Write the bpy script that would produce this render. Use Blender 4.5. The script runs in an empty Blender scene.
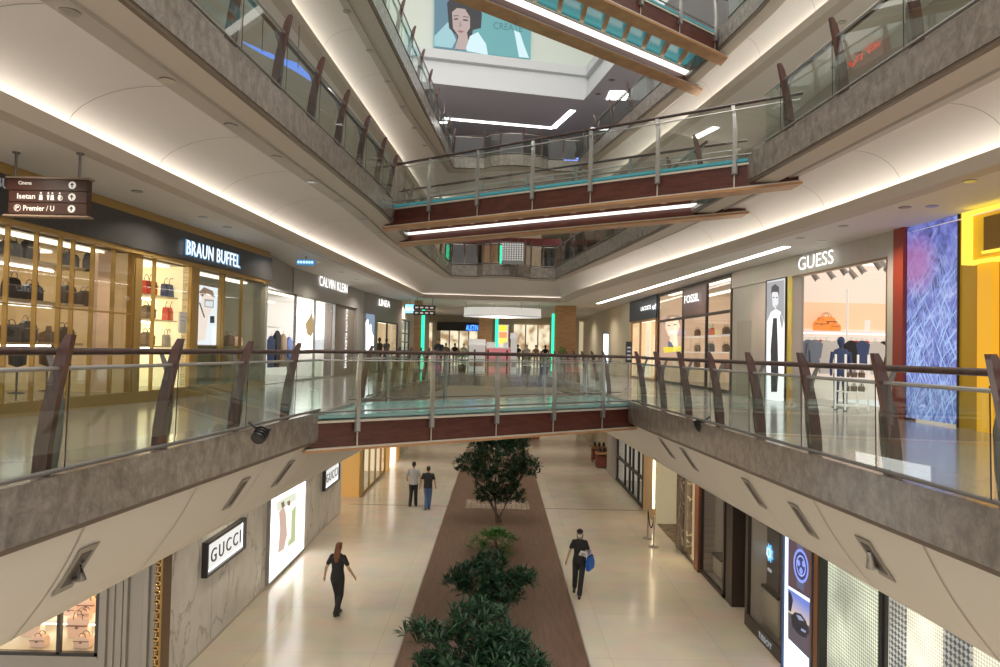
import bpy, bmesh, random
from math import *
from mathutils import Vector, Matrix
random.seed(7)
SC = bpy.context.scene
COL = SC.collection

# ------------------------------------------------------------------ camera
CAM = Vector((0, 0, 6.2)); TH, RH, FP = .025, .022, 700.0
_f = Vector((0, cos(TH), sin(TH))); _u0 = Vector((0, -sin(TH), cos(TH))); _r0 = Vector((1, 0, 0))
_r = _r0*cos(RH) + _u0*sin(RH); _u = -_r0*sin(RH) + _u0*cos(RH)
cd = bpy.data.cameras.new('camera'); cam = bpy.data.objects.new('camera', cd); COL.objects.link(cam)
cd.sensor_width = 36; cd.lens = 36*FP/1000; cd.clip_end = 300; cd.clip_start = .05
cam.matrix_world = Matrix(((_r.x, _u.x, -_f.x, CAM.x), (_r.y, _u.y, -_f.y, CAM.y), (_r.z, _u.z, -_f.z, CAM.z), (0, 0, 0, 1)))
SC.camera = cam
def ray(x, y): return _f + _r*((x-500)/FP) + _u*((333.5-y)/FP)
def U(x, y, z):
    d = ray(x, y); t = (z-CAM.z)/d.z
    return (d.x*t, d.y*t)
def UD(x, y, D):
    d = ray(x, y); return CAM + d*(D/d.y)

# ------------------------------------------------------------------ materials
MATS = {}
def mat(name, col, rough=.5, metal=0, em=None, es=0, noise=None, bump=0, spec=.5, coat=0):
    if name in MATS: return MATS[name]
    m = bpy.data.materials.new(name); m.use_nodes = True; MATS[name] = m
    nt = m.node_tree; b = nt.nodes['Principled BSDF']
    b.inputs['Base Color'].default_value = (*col, 1); b.inputs['Roughness'].default_value = rough
    b.inputs['Metallic'].default_value = metal; b.inputs['Specular IOR Level'].default_value = spec
    b.inputs['Coat Weight'].default_value = coat
    if em: b.inputs['Emission Color'].default_value = (*em, 1); b.inputs['Emission Strength'].default_value = es
    if noise:
        sc, c2, det = noise[:3]; st = noise[3] if len(noise) > 3 else (1, 1, 1)
        tc = nt.nodes.new('ShaderNodeNewGeometry'); mp = nt.nodes.new('ShaderNodeMapping'); mp.inputs['Scale'].default_value = st
        n = nt.nodes.new('ShaderNodeTexNoise'); n.inputs['Scale'].default_value = sc; n.inputs['Detail'].default_value = det
        n.inputs['Distortion'].default_value = .6
        r = nt.nodes.new('ShaderNodeValToRGB'); r.color_ramp.elements[0].color = (*col, 1); r.color_ramp.elements[1].color = (*c2, 1)
        r.color_ramp.elements[0].position = .35; r.color_ramp.elements[1].position = .68
        nt.links.new(tc.outputs['Position'], mp.inputs[0]); nt.links.new(mp.outputs[0], n.inputs['Vector'])
        nt.links.new(n.outputs['Fac'], r.inputs[0]); nt.links.new(r.outputs[0], b.inputs['Base Color'])
        if bump:
            bp = nt.nodes.new('ShaderNodeBump'); bp.inputs['Strength'].default_value = bump
            nt.links.new(n.outputs['Fac'], bp.inputs['Height']); nt.links.new(bp.outputs[0], b.inputs['Normal'])
    return m
def emit(name, col, s): return mat(name, (0.02, 0.02, 0.02) if s > .5 else col, .6, em=col, es=s)
def glassmat(name, tint, fac=.08, glosscol=(1, 1, 1), rough=.0):
    if name in MATS: return MATS[name]
    m = bpy.data.materials.new(name); m.use_nodes = True; MATS[name] = m; nt = m.node_tree; nt.nodes.clear()
    o = nt.nodes.new('ShaderNodeOutputMaterial'); t = nt.nodes.new('ShaderNodeBsdfTransparent'); g = nt.nodes.new('ShaderNodeBsdfGlossy')
    t.inputs[0].default_value = (*tint, 1); g.inputs[0].default_value = (*glosscol, 1); g.inputs['Roughness'].default_value = rough
    mx = nt.nodes.new('ShaderNodeMixShader'); lw = nt.nodes.new('ShaderNodeLayerWeight'); lw.inputs[0].default_value = .35
    mr = nt.nodes.new('ShaderNodeMapRange'); mr.inputs['To Min'].default_value = fac; mr.inputs['To Max'].default_value = .42
    pw = nt.nodes.new('ShaderNodeMath'); pw.operation = 'POWER'; pw.inputs[1].default_value = 3.0
    nt.links.new(lw.outputs['Facing'], pw.inputs[0]); nt.links.new(pw.outputs[0], mr.inputs['Value'])
    nt.links.new(mr.outputs[0], mx.inputs[0]); nt.links.new(t.outputs[0], mx.inputs[1]); nt.links.new(g.outputs[0], mx.inputs[2])
    nt.links.new(mx.outputs[0], o.inputs[0]); return m
def nodes_of(m): return m.node_tree, m.node_tree.nodes['Principled BSDF']

def stone(name, c1, c2, c3, scale, rough, st=(1, 1, 1), vein=.03, veinw=.5):
    """stone with cloudy tone and darker veins"""
    m = mat(name, c1, rough); nt, b = nodes_of(m); N = nt.nodes.new; L = nt.links.new
    g = N('ShaderNodeNewGeometry'); mp = N('ShaderNodeMapping'); mp.inputs['Scale'].default_value = st; L(g.outputs['Position'], mp.inputs[0])
    n = N('ShaderNodeTexNoise'); n.inputs['Scale'].default_value = scale; n.inputs['Detail'].default_value = 8; n.inputs['Roughness'].default_value = .65; L(mp.outputs[0], n.inputs['Vector'])
    r = N('ShaderNodeValToRGB'); r.color_ramp.elements[0].color = (*c1, 1); r.color_ramp.elements[1].color = (*c2, 1)
    r.color_ramp.elements[0].position = .35; r.color_ramp.elements[1].position = .65; L(n.outputs['Fac'], r.inputs[0])
    n2 = N('ShaderNodeTexNoise'); n2.inputs['Scale'].default_value = scale*.55; n2.inputs['Detail'].default_value = 5; n2.inputs['Distortion'].default_value = 1.3; L(mp.outputs[0], n2.inputs['Vector'])
    s = N('ShaderNodeMath'); s.operation = 'SUBTRACT'; s.inputs[1].default_value = .5; L(n2.outputs['Fac'], s.inputs[0])
    a = N('ShaderNodeMath'); a.operation = 'ABSOLUTE'; L(s.outputs[0], a.inputs[0])
    mr = N('ShaderNodeMapRange'); mr.inputs['From Max'].default_value = vein; mr.inputs['To Min'].default_value = veinw; mr.inputs['To Max'].default_value = 0; L(a.outputs[0], mr.inputs['Value'])
    mx = N('ShaderNodeMixRGB'); mx.inputs[2].default_value = (*c3, 1); L(mr.outputs[0], mx.inputs[0]); L(r.outputs[0], mx.inputs[1]); L(mx.outputs[0], b.inputs['Base Color'])
    return m
def tiles(name, c1, c2, cm, tile, rough, mort=.006, bumpn=0):
    m = mat(name, c1, rough); nt, b = nodes_of(m); N = nt.nodes.new; L = nt.links.new
    g = N('ShaderNodeNewGeometry')
    br = N('ShaderNodeTexBrick'); br.offset = 0; br.inputs['Color1'].default_value = (*c1, 1); br.inputs['Color2'].default_value = (*c2, 1); br.inputs['Mortar'].default_value = (*cm, 1)
    br.inputs['Scale'].default_value = 1; br.inputs['Mortar Size'].default_value = mort; br.inputs['Brick Width'].default_value = tile[0]; br.inputs['Row Height'].default_value = tile[1]
    L(g.outputs['Position'], br.inputs['Vector'])
    n = N('ShaderNodeTexNoise'); n.inputs['Scale'].default_value = 1.1; n.inputs['Detail'].default_value = 6; L(g.outputs['Position'], n.inputs['Vector'])
    mx = N('ShaderNodeMixRGB'); mx.blend_type = 'MULTIPLY'; mx.inputs[0].default_value = .35; L(br.outputs['Color'], mx.inputs[1]); L(n.outputs['Color'], mx.inputs[2])
    hs = N('ShaderNodeHueSaturation'); hs.inputs['Value'].default_value = 1.25; hs.inputs['Saturation'].default_value = .9; L(mx.outputs[0], hs.inputs['Color']); L(hs.outputs[0], b.inputs['Base Color'])
    rr = N('ShaderNodeMapRange'); rr.inputs['To Min'].default_value = rough*.6; rr.inputs['To Max'].default_value = rough*1.5; L(n.outputs['Fac'], rr.inputs['Value']); L(rr.outputs[0], b.inputs['Roughness'])
    return m
def woodm(name, c1, c2, rough=.35, st=(6, 6, 1.2), coat=0):
    return mat(name, c1, rough, noise=(2.5, c2, 6, st), coat=coat)

M_floor0 = tiles('cream_marble_floor', (.72, .63, .50), (.68, .59, .465), (.46, .39, .3), (2.4, 2.4), .15, .004)
M_floor1 = tiles('grey_beige_polished_floor', (.30, .27, .25), (.27, .245, .225), (.2, .18, .16), (1.2, 1.2), .14, .004)
M_fascia = stone('grey_brown_marble', (.155, .13, .105), (.27, .235, .20), (.10, .085, .07), 6.5, .25, (1, 1, .8), .06, .35)
M_whmarble = stone('white_veined_marble', (.62, .60, .56), (.76, .74, .70), (.27, .25, .22), 1.3, .25, (1, 1.2, .7), .022, .6)
M_white = mat('cream_plaster', (.83, .78, .73), .75)
M_white2 = mat('soffit_cream_panel', (.70, .65, .56), .6)
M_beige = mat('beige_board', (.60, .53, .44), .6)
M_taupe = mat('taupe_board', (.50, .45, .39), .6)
M_ceil = mat('matt_cream_ceiling', (.80, .76, .70), .8)
M_rib = mat('dark_shadow_gap', (.10, .085, .07), .6)
M_wine = woodm('wine_stained_wood', (.055, .013, .009), (.10, .026, .017), .32, (1, 1, 6))
M_fin = woodm('dark_red_brown_wood', (.045, .014, .009), (.095, .032, .02), .3, (8, 8, 1.5), .3)
M_rail = woodm('dark_wood_handrail', (.035, .016, .012), (.07, .032, .024), .35)
M_oak = woodm('amber_wood', (.42, .20, .08), (.56, .29, .12), .4, (1, 1, 5))
M_steel = mat('brushed_steel', (.42, .41, .39), .32, .75)
M_dsteel = mat('dull_grey_steel', (.20, .19, .18), .4, .6)
M_trim = mat('cream_metal_trim', (.62, .55, .45), .35, .3)
M_glass = glassmat('clear_guard_glass', (.90, .955, .925), .07)
M_teal = mat('teal_glass_deck', (.06, .24, .27), .2, em=(.06, .42, .48), es=.16)  # emission puts a bright cyan glow into the deck itself
M_teal1 = mat('pale_teal_glass_deck', (.20, .34, .32), .15, em=(.2, .5, .48), es=.06)  # weaker glow, likewise put into the deck colour
M_shopglass = glassmat('shop_window_glass', (.95, .965, .94), .05)
M_gold = mat('brushed_gold', (.42, .27, .09), .35, .6)
M_black = mat('matt_black', (.012, .012, .013), .45)
M_dark = mat('charcoal', (.035, .034, .035), .4)
M_led = emit('warm_white_led', (1, .93, .82), 7)
M_led2 = emit('cool_white_led', (1, .97, .92), 5)
M_lamp = emit('downlight_lamp', (1, .9, .72), 18)
M_cream = mat('cream_wall', (.66, .60, .49), .6)
M_grey = mat('warm_grey_panel', (.33, .31, .29), .55)

# ------------------------------------------------------------------ mesh helper
ORG = {}
class MB:
    def __init__(s): s.v = []; s.f = []; s.mi = []; s.sm = []
    def add(s, vs, fs, mi=0, smooth=False):
        o = len(s.v); s.v += [Vector(p) for p in vs]
        for f in fs: s.f.append([i+o for i in f]); s.mi.append(mi); s.sm.append(smooth)
        return s
    def box(s, x0, x1, y0, y1, z0, z1, mi=0):
        vs = [(x, y, z) for z in (z0, z1) for y in (y0, y1) for x in (x0, x1)]
        return s.add(vs, [(0, 2, 3, 1), (4, 5, 7, 6), (0, 1, 5, 4), (2, 6, 7, 3), (0, 4, 6, 2), (1, 3, 7, 5)], mi)
    def hexa(s, q0, q1, mi=0):      # two quads joined
        return s.add(list(q0)+list(q1), [(3, 2, 1, 0), (4, 5, 6, 7)] + [(i, (i+1) % 4, 4+(i+1) % 4, 4+i) for i in range(4)], mi)
    def quad(s, a, b, c, d, mi=0): return s.add([a, b, c, d], [(0, 1, 2, 3)], mi)
    def poly(s, pts, mi=0): return s.add(pts, [tuple(range(len(pts)))], mi)
    def loft(s, rows, mi=0, smooth=False, close=False):
        n = len(rows[0]); vs = [p for r in rows for p in r]; fs = []
        for i in range(len(rows)-1):
            for j in range(n if close else n-1):
                a = i*n+j; b = i*n+(j+1) % n; fs.append((a, b, b+n, a+n))
        return s.add(vs, fs, mi, smooth)
    def tube(s, pts, r, n=8, mi=0, cap=True):
        pts = [Vector(p) for p in pts]; rows = []
        for i, p in enumerate(pts):
            t = (pts[min(i+1, len(pts)-1)] - pts[max(i-1, 0)]).normalized()
            a = t.cross(Vector((0, 0, 1)) if abs(t.z) < .9 else Vector((1, 0, 0))).normalized(); b = t.cross(a)
            rr = r[i] if isinstance(r, (list, tuple)) else r
            rows.append([p + a*(cos(2*pi*k/n)*rr) + b*(sin(2*pi*k/n)*rr) for k in range(n)])
        s.loft(rows, mi, True, True)
        if cap:
            s.poly(rows[0][::-1], mi); s.poly(rows[-1], mi)
        return s
    def lathe(s, prof, c=(0, 0, 0), n=16, mi=0, sx=1, sy=1):
        rows = [[(c[0]+sx*r*cos(2*pi*k/n), c[1]+sy*r*sin(2*pi*k/n), c[2]+z) for k in range(n)] for r, z in prof]
        s.loft(rows, mi, True, True); s.poly(rows[0][::-1], mi); s.poly(rows[-1], mi); return s
    def blade(s, secs, mi=0):       # secs: list of (center, half-vector A, half-vector B)
        rows = [[Vector(c)-a-b, Vector(c)+a-b, Vector(c)+a+b, Vector(c)-a+b] for c, a, b in secs]
        s.loft(rows, mi, False, True); s.poly(rows[0][::-1], mi); s.poly(rows[-1], mi); return s
    def build(s, name, m, parent=None, fix=True):
        vs = s.v
        if parent is not None: o = ORG.get(parent.name, Vector((0, 0, 0)))
        else:
            xs = [v.x for v in vs]; ys = [v.y for v in vs]; zs = [v.z for v in vs]
            o = Vector(((min(xs)+max(xs))/2, (min(ys)+max(ys))/2, min(zs)))
        me = bpy.data.meshes.new(name); me.from_pydata([v-o for v in vs], [], s.f)
        for mm in (m if isinstance(m, (list, tuple)) else [m]): me.materials.append(mm)
        me.polygons.foreach_set('material_index', s.mi); me.polygons.foreach_set('use_smooth', s.sm)
        if fix:
            bm = bmesh.new(); bm.from_mesh(me); bmesh.ops.recalc_face_normals(bm, faces=bm.faces); bm.to_mesh(me); bm.free()
        me.update()
        ob = bpy.data.objects.new(name, me); COL.objects.link(ob)
        if parent is None: ob.location = o; ORG[ob.name] = o
        else: ob.parent = parent; ORG[ob.name] = o
        return ob
def B(): return MB()
def tag(o, label=None, cat=None, group=None, kind=None):
    if label: o['label'] = label
    if cat: o['category'] = cat
    if group: o['group'] = group
    if kind: o['kind'] = kind
    return o
def thing(name, label, cat, loc, group=None):
    e = bpy.data.objects.new(name, None); e.empty_display_size = .1; COL.objects.link(e); e.location = Vector(loc)
    ORG[e.name] = Vector(loc); return tag(e, label, cat, group)
def struct(o): o['kind'] = 'structure'; return o
def kids(o): return [c for c in COL.objects if c.parent == o]
def copy_tree(o, parent=None):
    c = o.copy(); COL.objects.link(c)
    if parent is not None: c.parent = parent
    for ch in o.children: copy_tree(ch, c)
    return c
def place(proto, loc, rz, label, group=None, first=[], scale=1, **k):
    if proto.name not in first: first.append(proto.name); o = proto
    else: o = copy_tree(proto)
    o.location = loc; o.rotation_euler = (0, 0, rz); o.scale = (scale,)*3; o['label'] = label
    if group: o['group'] = group
    return o
def X(pl, D):
    if D <= pl[0][1]: return pl[0][0]
    for (x0, d0), (x1, d1) in zip(pl, pl[1:]):
        if D <= d1: return x0+(x1-x0)*(D-d0)/(d1-d0)
    return pl[-1][0]
ORD = ['first', 'second', 'third', 'fourth', 'fifth', 'sixth', 'seventh', 'eighth', 'ninth', 'tenth', 'eleventh', 'twelfth', 'thirteenth', 'fourteenth', 'fifteenth', 'sixteenth', 'seventeenth', 'eighteenth', 'nineteenth', 'twentieth', 'twenty first', 'twenty second']

# ------------------------------------------------------------------ plan lines (x, distance)
E1L = [(-4.3, 1), (-3.81, 5.4), (-3.09, 12.87), (-2.9, 20), (-2.3, 32.4)]
E1R = [(4.3, 1), (3.92, 5.47), (3.61, 10.04), (3.2, 15.85), (3.0, 22), (2.5, 32.8)]
E2L = [(-4.3, 1), (-3.76, 7.08), (-2.96, 17.4), (-2.88, 22.7), (-2.3, 32.3)]
E2R = [(5.55, 1), (5.22, 7.33), (4.89, 12.5), (4.21, 20), (2.54, 32.8)]
E3L = [(-4.1, 1), (-3.32, 17), (-2.33, 32.6)]
E3R = [(6.9, 1), (6.2, 16.57), (5.91, 19), (5.39, 22.3), (4.0, 29.56), (3.5, 32.8)]
S0L = [(-4.78, 1), (-4.51, 6.5), (-4.32, 9.2), (-3.8, 17.7), (-2.9, 33)]
S0R = [(4.95, 1), (4.74, 6.6), (4.6, 9.74), (3.86, 24.4), (3.4, 33.5)]
C1L = [(-6.3, 1), (-5.86, 8.05), (-5.4, 16.06), (-4.35, 32.3), (-4.08, 36.66)]
C1R = [(7.1, 1), (6.69, 9.38), (6.4, 12.72), (5.92, 16.65), (4.03, 28.46), (3.5, 32.8), (3.21, 37.3)]
C2L = [(-5.8, 1), (-5.0, 15.98), (-4.15, 32.3), (-3.95, 36.7)]
C2R = [(8.1, 1), (7.21, 15.44), (6.97, 17.03), (6.35, 21.73), (4.6, 32.8), (4.2, 37)]
W1L = [(-8.3, 1), (-7.69, 10.62), (-6.84, 18.94), (-6.84, 20.5), (-6.47, 32.56), (-5.63, 39.48), (-5.5, 57)]
W1R = [(8.65, 1), (8.38, 12.0), (8.09, 14.65), (7.41, 22.42), (6.53, 40.62), (6.4, 57)]
ZF = {1: 5.0, 2: 10.1, 3: 15.2}
ZT = {k: v+.05 for k, v in ZF.items()}; ZB = {1: 4.57, 2: 9.65, 3: 14.75}
DS = [1, 3, 5, 7, 9, 11, 13, 15, 17, 19, 22, 25, 28, 30.5]
SIDE = {-1: 'left', 1: 'right'}

def edge_pts(pl, z, s, ds=None, end=True):
    ds = (ds or DS) + ([pl[-1][1]] if end else [])
    return [Vector((X(pl, d), d, z)) for d in ds]
# end line of each atrium, with a bulge in its middle
def end_pts(L, R, z, bul=.75):
    a = Vector((L[-1][0], L[-1][1], z)); b = Vector((R[-1][0], R[-1][1], z)); out = []
    for t in (0, .12, .24, .30, .37, .45, .55, .63, .70, .76, .88, 1):
        p = a.lerp(b, t)
        if .27 < t < .73: p.y -= bul*(cos((t-.5)/.26*pi/2) if abs(t-.5) < .26 else 0)*.7 + .25
        out.append(p)
    return out

# ------------------------------------------------------------------ slabs, fascias, soffits
EL = {1: (E1L, E1R), 2: (E2L, E2R), 3: (E3L, E3R)}
CL = {2: (C1L, C1R), 3: (C2L, C2R)}
for k in (1, 2, 3):
    L, R = EL[k]; zf, zt, zb = ZF[k], ZT[k], ZB[k]
    for s, pl in ((-1, L), (1, R)):
        pts = edge_pts(pl, zt, s)
        b = B()
        b.loft([[p, Vector((p.x, p.y, zb)), Vector((p.x+s*.12, p.y, zb)), Vector((p.x+s*.12, p.y, zt-.05)), Vector((p.x+s*.12, p.y, zt))] for p in pts], close=True)
        struct(b.build('trim_%d' % (k*10+(s > 0)), M_fascia))
        b = B()   # dark strip beneath the marble, groove shade put into its colour
        b.loft([[Vector((p.x+s*.02, p.y, zb)), Vector((p.x+s*.02, p.y, zb-.05)), Vector((p.x+s*.14, p.y, zb-.05)), Vector((p.x+s*.14, p.y, zb))] for p in pts], close=True)
        struct(b.build('trim_%d' % (k*10+5+(s > 0)), mat('shaded_groove_strip', (.16, .12, .085), .5)))
        b = B()
        b.loft([[Vector((p.x+s*.1, p.y, zf)), Vector((s*9.6, p.y, zf))] for p in pts])
        struct(b.build('floor', M_floor1, fix=False))
    ep = end_pts(L, R, zt)
    b = B(); b.loft([[p, Vector((p.x, p.y, zb)), Vector((p.x, p.y+.12, zb)), Vector((p.x, p.y+.12, zt))] for p in ep], close=True)
    struct(b.build('trim_%d' % (k*10+9), M_fascia))
    b = B()
    b.loft([[Vector((p.x, p.y+.1, zf)), Vector((p.x, 60, zf))] for p in ep])
    b.quad((-9.6, L[-1][1], zf), (L[-1][0], L[-1][1]+.1, zf), (L[-1][0], 60, zf), (-9.6, 60, zf))
    b.quad((R[-1][0], R[-1][1]+.1, zf), (9.6, R[-1][1], zf), (9.6, 60, zf), (R[-1][0], 60, zf))
    struct(b.build('floor', M_floor1, fix=False))

def soffit(pairs, zb, zl, name='ceiling'):
    """big curved soffit from the slab edge out to the light cove"""
    b = B(); rows = []
    n = 9
    for e, c in pairs:
        d = Vector((c[0]-e[0], c[1]-e[1], 0)); w = d.length; d.normalize()
        e3 = Vector((e[0], e[1], 0)); q = []
        for off, z in ((.03, zb-.04), (.42, zb-.10), (.44, zb-.01), (.58, zb-.01), (.60, zb-.05), (.92, zb-.03)): q.append(e3+d*min(off, w*.5)+Vector((0, 0, z)))
        st = min(.92, w*.5)
        for i in range(1, n+1):
            t = i/n; a = t*pi/2
            q.append(e3+d*(st+(w+.16-st)*sin(a))+Vector((0, 0, zl-.12+(zb-.03-zl+.12)*cos(a))))
        rows.append(q)
    vs = [p for r in rows for p in r]; m = len(rows[0])
    b.v = vs
    for i in range(len(rows)-1):
        for j in range(m-1):
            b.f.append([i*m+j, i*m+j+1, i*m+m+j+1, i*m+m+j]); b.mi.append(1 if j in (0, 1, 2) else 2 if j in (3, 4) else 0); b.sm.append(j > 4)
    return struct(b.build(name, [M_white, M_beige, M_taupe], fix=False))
def cove(cs, dirs, zl, zc):
    """lip with hidden led strip: returns nothing"""
    b = B(); l = B()
    rows = []; lr = []
    for c, d in zip(cs, dirs):
        p = Vector((c[0], c[1], 0)); d = Vector((d[0], d[1], 0)).normalized()
        rows.append([p+Vector((0, 0, zl)), p+Vector((0, 0, zc)), p+d*.3+Vector((0, 0, zc)), p+d*.3+Vector((0, 0, zl-.13)), p+d*.02+Vector((0, 0, zl-.13)), p+d*.02+Vector((0, 0, zl))])
        lr.append([p+d*.04+Vector((0, 0, zl-.07)), p+d*.12+Vector((0, 0, zl-.07))])
    b.loft(rows, close=True); struct(b.build('ceiling', M_beige))
    l.loft(lr); return l
for k, (zl, zc) in {2: (9.1, 8.88), 3: (14.2, 13.98)}.items():
    EL_, ER_ = EL[k]; CL_, CR_ = CL[k]; WL, WR = (W1L, W1R)
    lipL = []; lipR = []
    for s, e, c in ((-1, EL_, CL_), (1, ER_, CR_)):
        ds = list(DS)
        pairs = [((X(e, d), d), (X(c, d), d)) for d in ds[:-2]]
        # last stations drift to the mitred corner
        pairs += [((X(e, 30), 30), (X(c, 32.5), 32.5)), ((e[-1][0], e[-1][1]), (c[-1][0], c[-1][1]))]
        soffit(pairs, ZB[k], zl)
        cs = [p[1] for p in pairs]
        l = cove(cs, [(s, 0)]*len(cs), zl, zc); struct(l.build('trim_%d' % (60+k*2+(s > 0)), M_led, fix=False))
        b = B()
        b.loft([[Vector((q[0]+s*.3, q[1], zc)), Vector((s*9.6, q[1], zc))] for q in cs]); struct(b.build('ceiling', M_ceil, fix=False))
    ep = end_pts(EL_, ER_, 0); cl, cr = CL_[-1], CR_[-1]
    prs = []
    for i, p in enumerate(ep):
        t = i/(len(ep)-1); prs.append(((p.x, p.y), (cl[0]+(cr[0]-cl[0])*(p.x-ep[0].x)/(ep[-1].x-ep[0].x), cl[1]+(cr[1]-cl[1])*t)))
    soffit(prs, ZB[k], zl)
    cs = [p[1] for p in prs]; l = cove(cs, [(0, 1)]*len(cs), zl, zc); struct(l.build('trim_%d' % (80+k), emit('added_end_led', (1, .95, .86), 3.5), fix=False))  # hidden glowing strip added to brighten the far end soffit
    b = B(); b.quad((-9.6, cl[1], zc), (cl[0]-.0, cl[1], zc), (cl[0], 60, zc), (-9.6, 60, zc)); b.quad((cl[0], cl[1]+.3, zc), (cr[0], cr[1]+.3, zc), (cr[0], 60, zc), (cl[0], 60, zc))
    b.quad((cr[0], cr[1], zc), (9.6, cr[1], zc), (9.6, 60, zc), (cr[0], 60, zc)); struct(b.build('ceiling', M_ceil, fix=False))

# lower soffit under level one
def s0pt(s, D, t):
    e = X(E1L if s < 0 else E1R, D)+s*.14; q = X(S0L if s < 0 else S0R, D)
    z = ZB[1]-.05+(3.4-ZB[1]+.05)*t; bulge = .10*sin(t*pi)
    return Vector((e+(q-e)*t - s*bulge*.6, D, z))
for s in (-1, 1):
    ds = DS+[32.6]
    b = B(); rows = []
    for d in ds:
        r = [s0pt(s, d, i/6) for i in range(7)]
        q = r[-1]; r += [Vector((q.x+s*.03, q.y, 3.4)), Vector((q.x+s*.05, q.y, 3.46))]; rows.append(r)
    b.loft(rows, smooth=True); struct(b.build('ceiling', M_white2, fix=False))
    b = B(); b.loft([[Vector((X(S0L if s < 0 else S0R, d)+s*.05, d, 3.46)), Vector((s*9, d, 3.46))] for d in ds+[60]]); struct(b.build('ceiling', M_ceil, fix=False))
b = B(); b.quad((-9, 33.6, 3.46), (9, 33.6, 3.46), (9, 60, 3.46), (-9, 60, 3.46)); b.quad((-3.4, 32.2, 4.57), (3.5, 32.2, 4.57), (3.5, 33.6, 3.46), (-3.4, 33.6, 3.46))
struct(b.build('ceiling', M_ceil, fix=False))
# panel joints across the soffits (thin dark lines, real grooves' cover strips)
def joint_row(pts, w=.012):
    b = B(); 
    for a, c in zip(pts, pts[1:]): b.quad(a-Vector((0, w, 0)), a+Vector((0, w, 0)), c+Vector((0, w, 0)), c-Vector((0, w, 0)))
    return b
jm = mat('panel_joint', (.36, .31, .25), .7)
n = 0
b = B()
for s in (-1, 1):
    for D in (4.6, 6.6, 8.6, 10.6, 12.8, 15, 18, 21, 25):
        pts = [s0pt(s, D, i/6)+Vector((-s*.008, 0, -.004)) for i in range(7)]
        q = joint_row(pts, .008); b.add(q.v, q.f)
struct(b.build('trim_90', jm, fix=False))
b = B()
for k, (zl, e_, c_) in {2: (9.1, (E2L, E2R), (C1L, C1R)), 3: (14.2, (E3L, E3R), (C2L, C2R))}.items():
    for s in (-1, 1):
        e = e_[s > 0]; c = c_[s > 0]
        for D in (5, 7, 9.2, 11.4, 13.6, 16, 18.5, 21.5, 25, 28):
            x0 = X(e, D); w = abs(X(c, D)-x0); st = min(.92, w*.5); zb = ZB[k]
            pts = [Vector((x0+s*(st+(w+.02-st)*sin(i/8*pi/2)), D, zl-.12+(zb-.03-zl+.12)*cos(i/8*pi/2)-.006)) for i in range(8)]
            q = joint_row(pts, .007); b.add(q.v, q.f)
struct(b.build('trim_91', jm, fix=False))

# ground floor
b = B(); b.quad((-9.6, -2, 0), (9.6, -2, 0), (9.6, 62, 0), (-9.6, 62, 0)); struct(b.build('floor', M_floor0, fix=False))
b = B(); b.box(-5.86, -1.95, 27.9, 27.96, 0, .004); b.box(1.93, 5.86, 27.9, 27.96, 0, .004); struct(b.build('trim_92', mat('dark_floor_strip', (.12, .09, .07), .4)))
# planter deck
M_deck = woodm('brown_timber_deck', (.135, .075, .052), (.20, .115, .08), .3, (5, .5, 1))
b = B(); b.box(-1.9, 1.9, 3, 44, 0.004, .06); struct(b.build('trim_93', M_deck))
b = B(); b.box(-1.93, -1.9, 3, 44, 0, .065); b.box(1.9, 1.93, 3, 44, 0, .065); struct(b.build('trim_94', mat('deck_edge_metal', (.5, .45, .38), .35, .5)))
b = B(); b.box(-1.2, 1.3, 27.4, 29.0, .06, .065); struct(b.build('trim_95', tiles('pale_mosaic_inlay', (.45, .34, .25), (.5, .38, .28), (.25, .17, .12), (.2, .1), .25, .02)))
# soil strip
# ------------------------------------------------------------------ railings
def railing(pl, zt, s, D0, D1, sp, label, dD=0, phase=0):
    root = thing('glass_railing', label, 'railing', (X(pl, D0), D0, zt))
    ds = []; d = D0+phase
    while d < D1: ds.append(d); d += sp
    def P_(D, off, z): return Vector((X(pl, D)+s*off, D, zt+z))
    line = sorted(set([D0]+ds+[D1]+[p[1] for p in pl if D0 < p[1] < D1]))
    B().tube([P_(d, .20, 1.06) for d in line], .034, 8).build('handrail', M_rail, root)
    B().tube([P_(d, -.02, .92) for d in line], .022, 6).build('glass_rail', M_steel, root)
    B().tube([P_(d, .0, .05) for d in line], .022, 6).build('base_rail', M_dsteel, root)
    cuts = sorted(set([D0]+[d+.10 for d in ds if d+.10 < D1]+[D1]))
    for a, c in zip(cuts, cuts[1:]):
        a += .02; c -= .02
        if c-a < .1: continue
        g = B(); g.hexa([P_(a, -.004, .07), P_(c, -.004, .07), P_(c, -.02, .91), P_(a, -.02, .91)], [P_(a, .008, .07), P_(c, .008, .07), P_(c, -.008, .91), P_(a, -.008, .91)])
        g.build('glass_panel', M_glass, root)
    for d in ds:
        secs = []
        for z, off, hw in ((-.04, .12, .06), (.25, .10, .062), (.55, .06, .06), (.85, .0, .054), (1.1, -.06, .046), (1.21, -.10, .026)):
            secs.append((P_(d, off, z), Vector((hw, 0, 0)), Vector((0, .036, 0))))
        B().blade(secs).build('fin', M_fin, root)
        secs = [(P_(d+.16, off, z), Vector((hw, 0, 0)), Vector((0, .012, 0))) for z, off, hw in ((-.04, .16, .05), (.3, .11, .045), (.6, .09, .04), (.85, .13, .032), (1.03, .20, .02))]
        B().blade(secs).build('baluster', M_dsteel, root)
        B().tube([P_(d+.1, -.012, .05), P_(d+.1, -.028, .96)], .006, 5).build('glass_joint', M_black, root)
    return root
BR1 = dict(A=(-3.2, 12.2), Bp=(3.35, 17.15)); 
railing(E1L, ZT[1], -1, 1.2, 12.35, 1.7, 'glass and dark wood railing along the left gallery, camera side of the lower footbridge', phase=1.37)
railing(E1R, ZT[1], 1, 1.2, 16.6, 1.5, 'glass and dark wood railing along the right gallery, camera side of the lower footbridge', phase=1.25)
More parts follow.
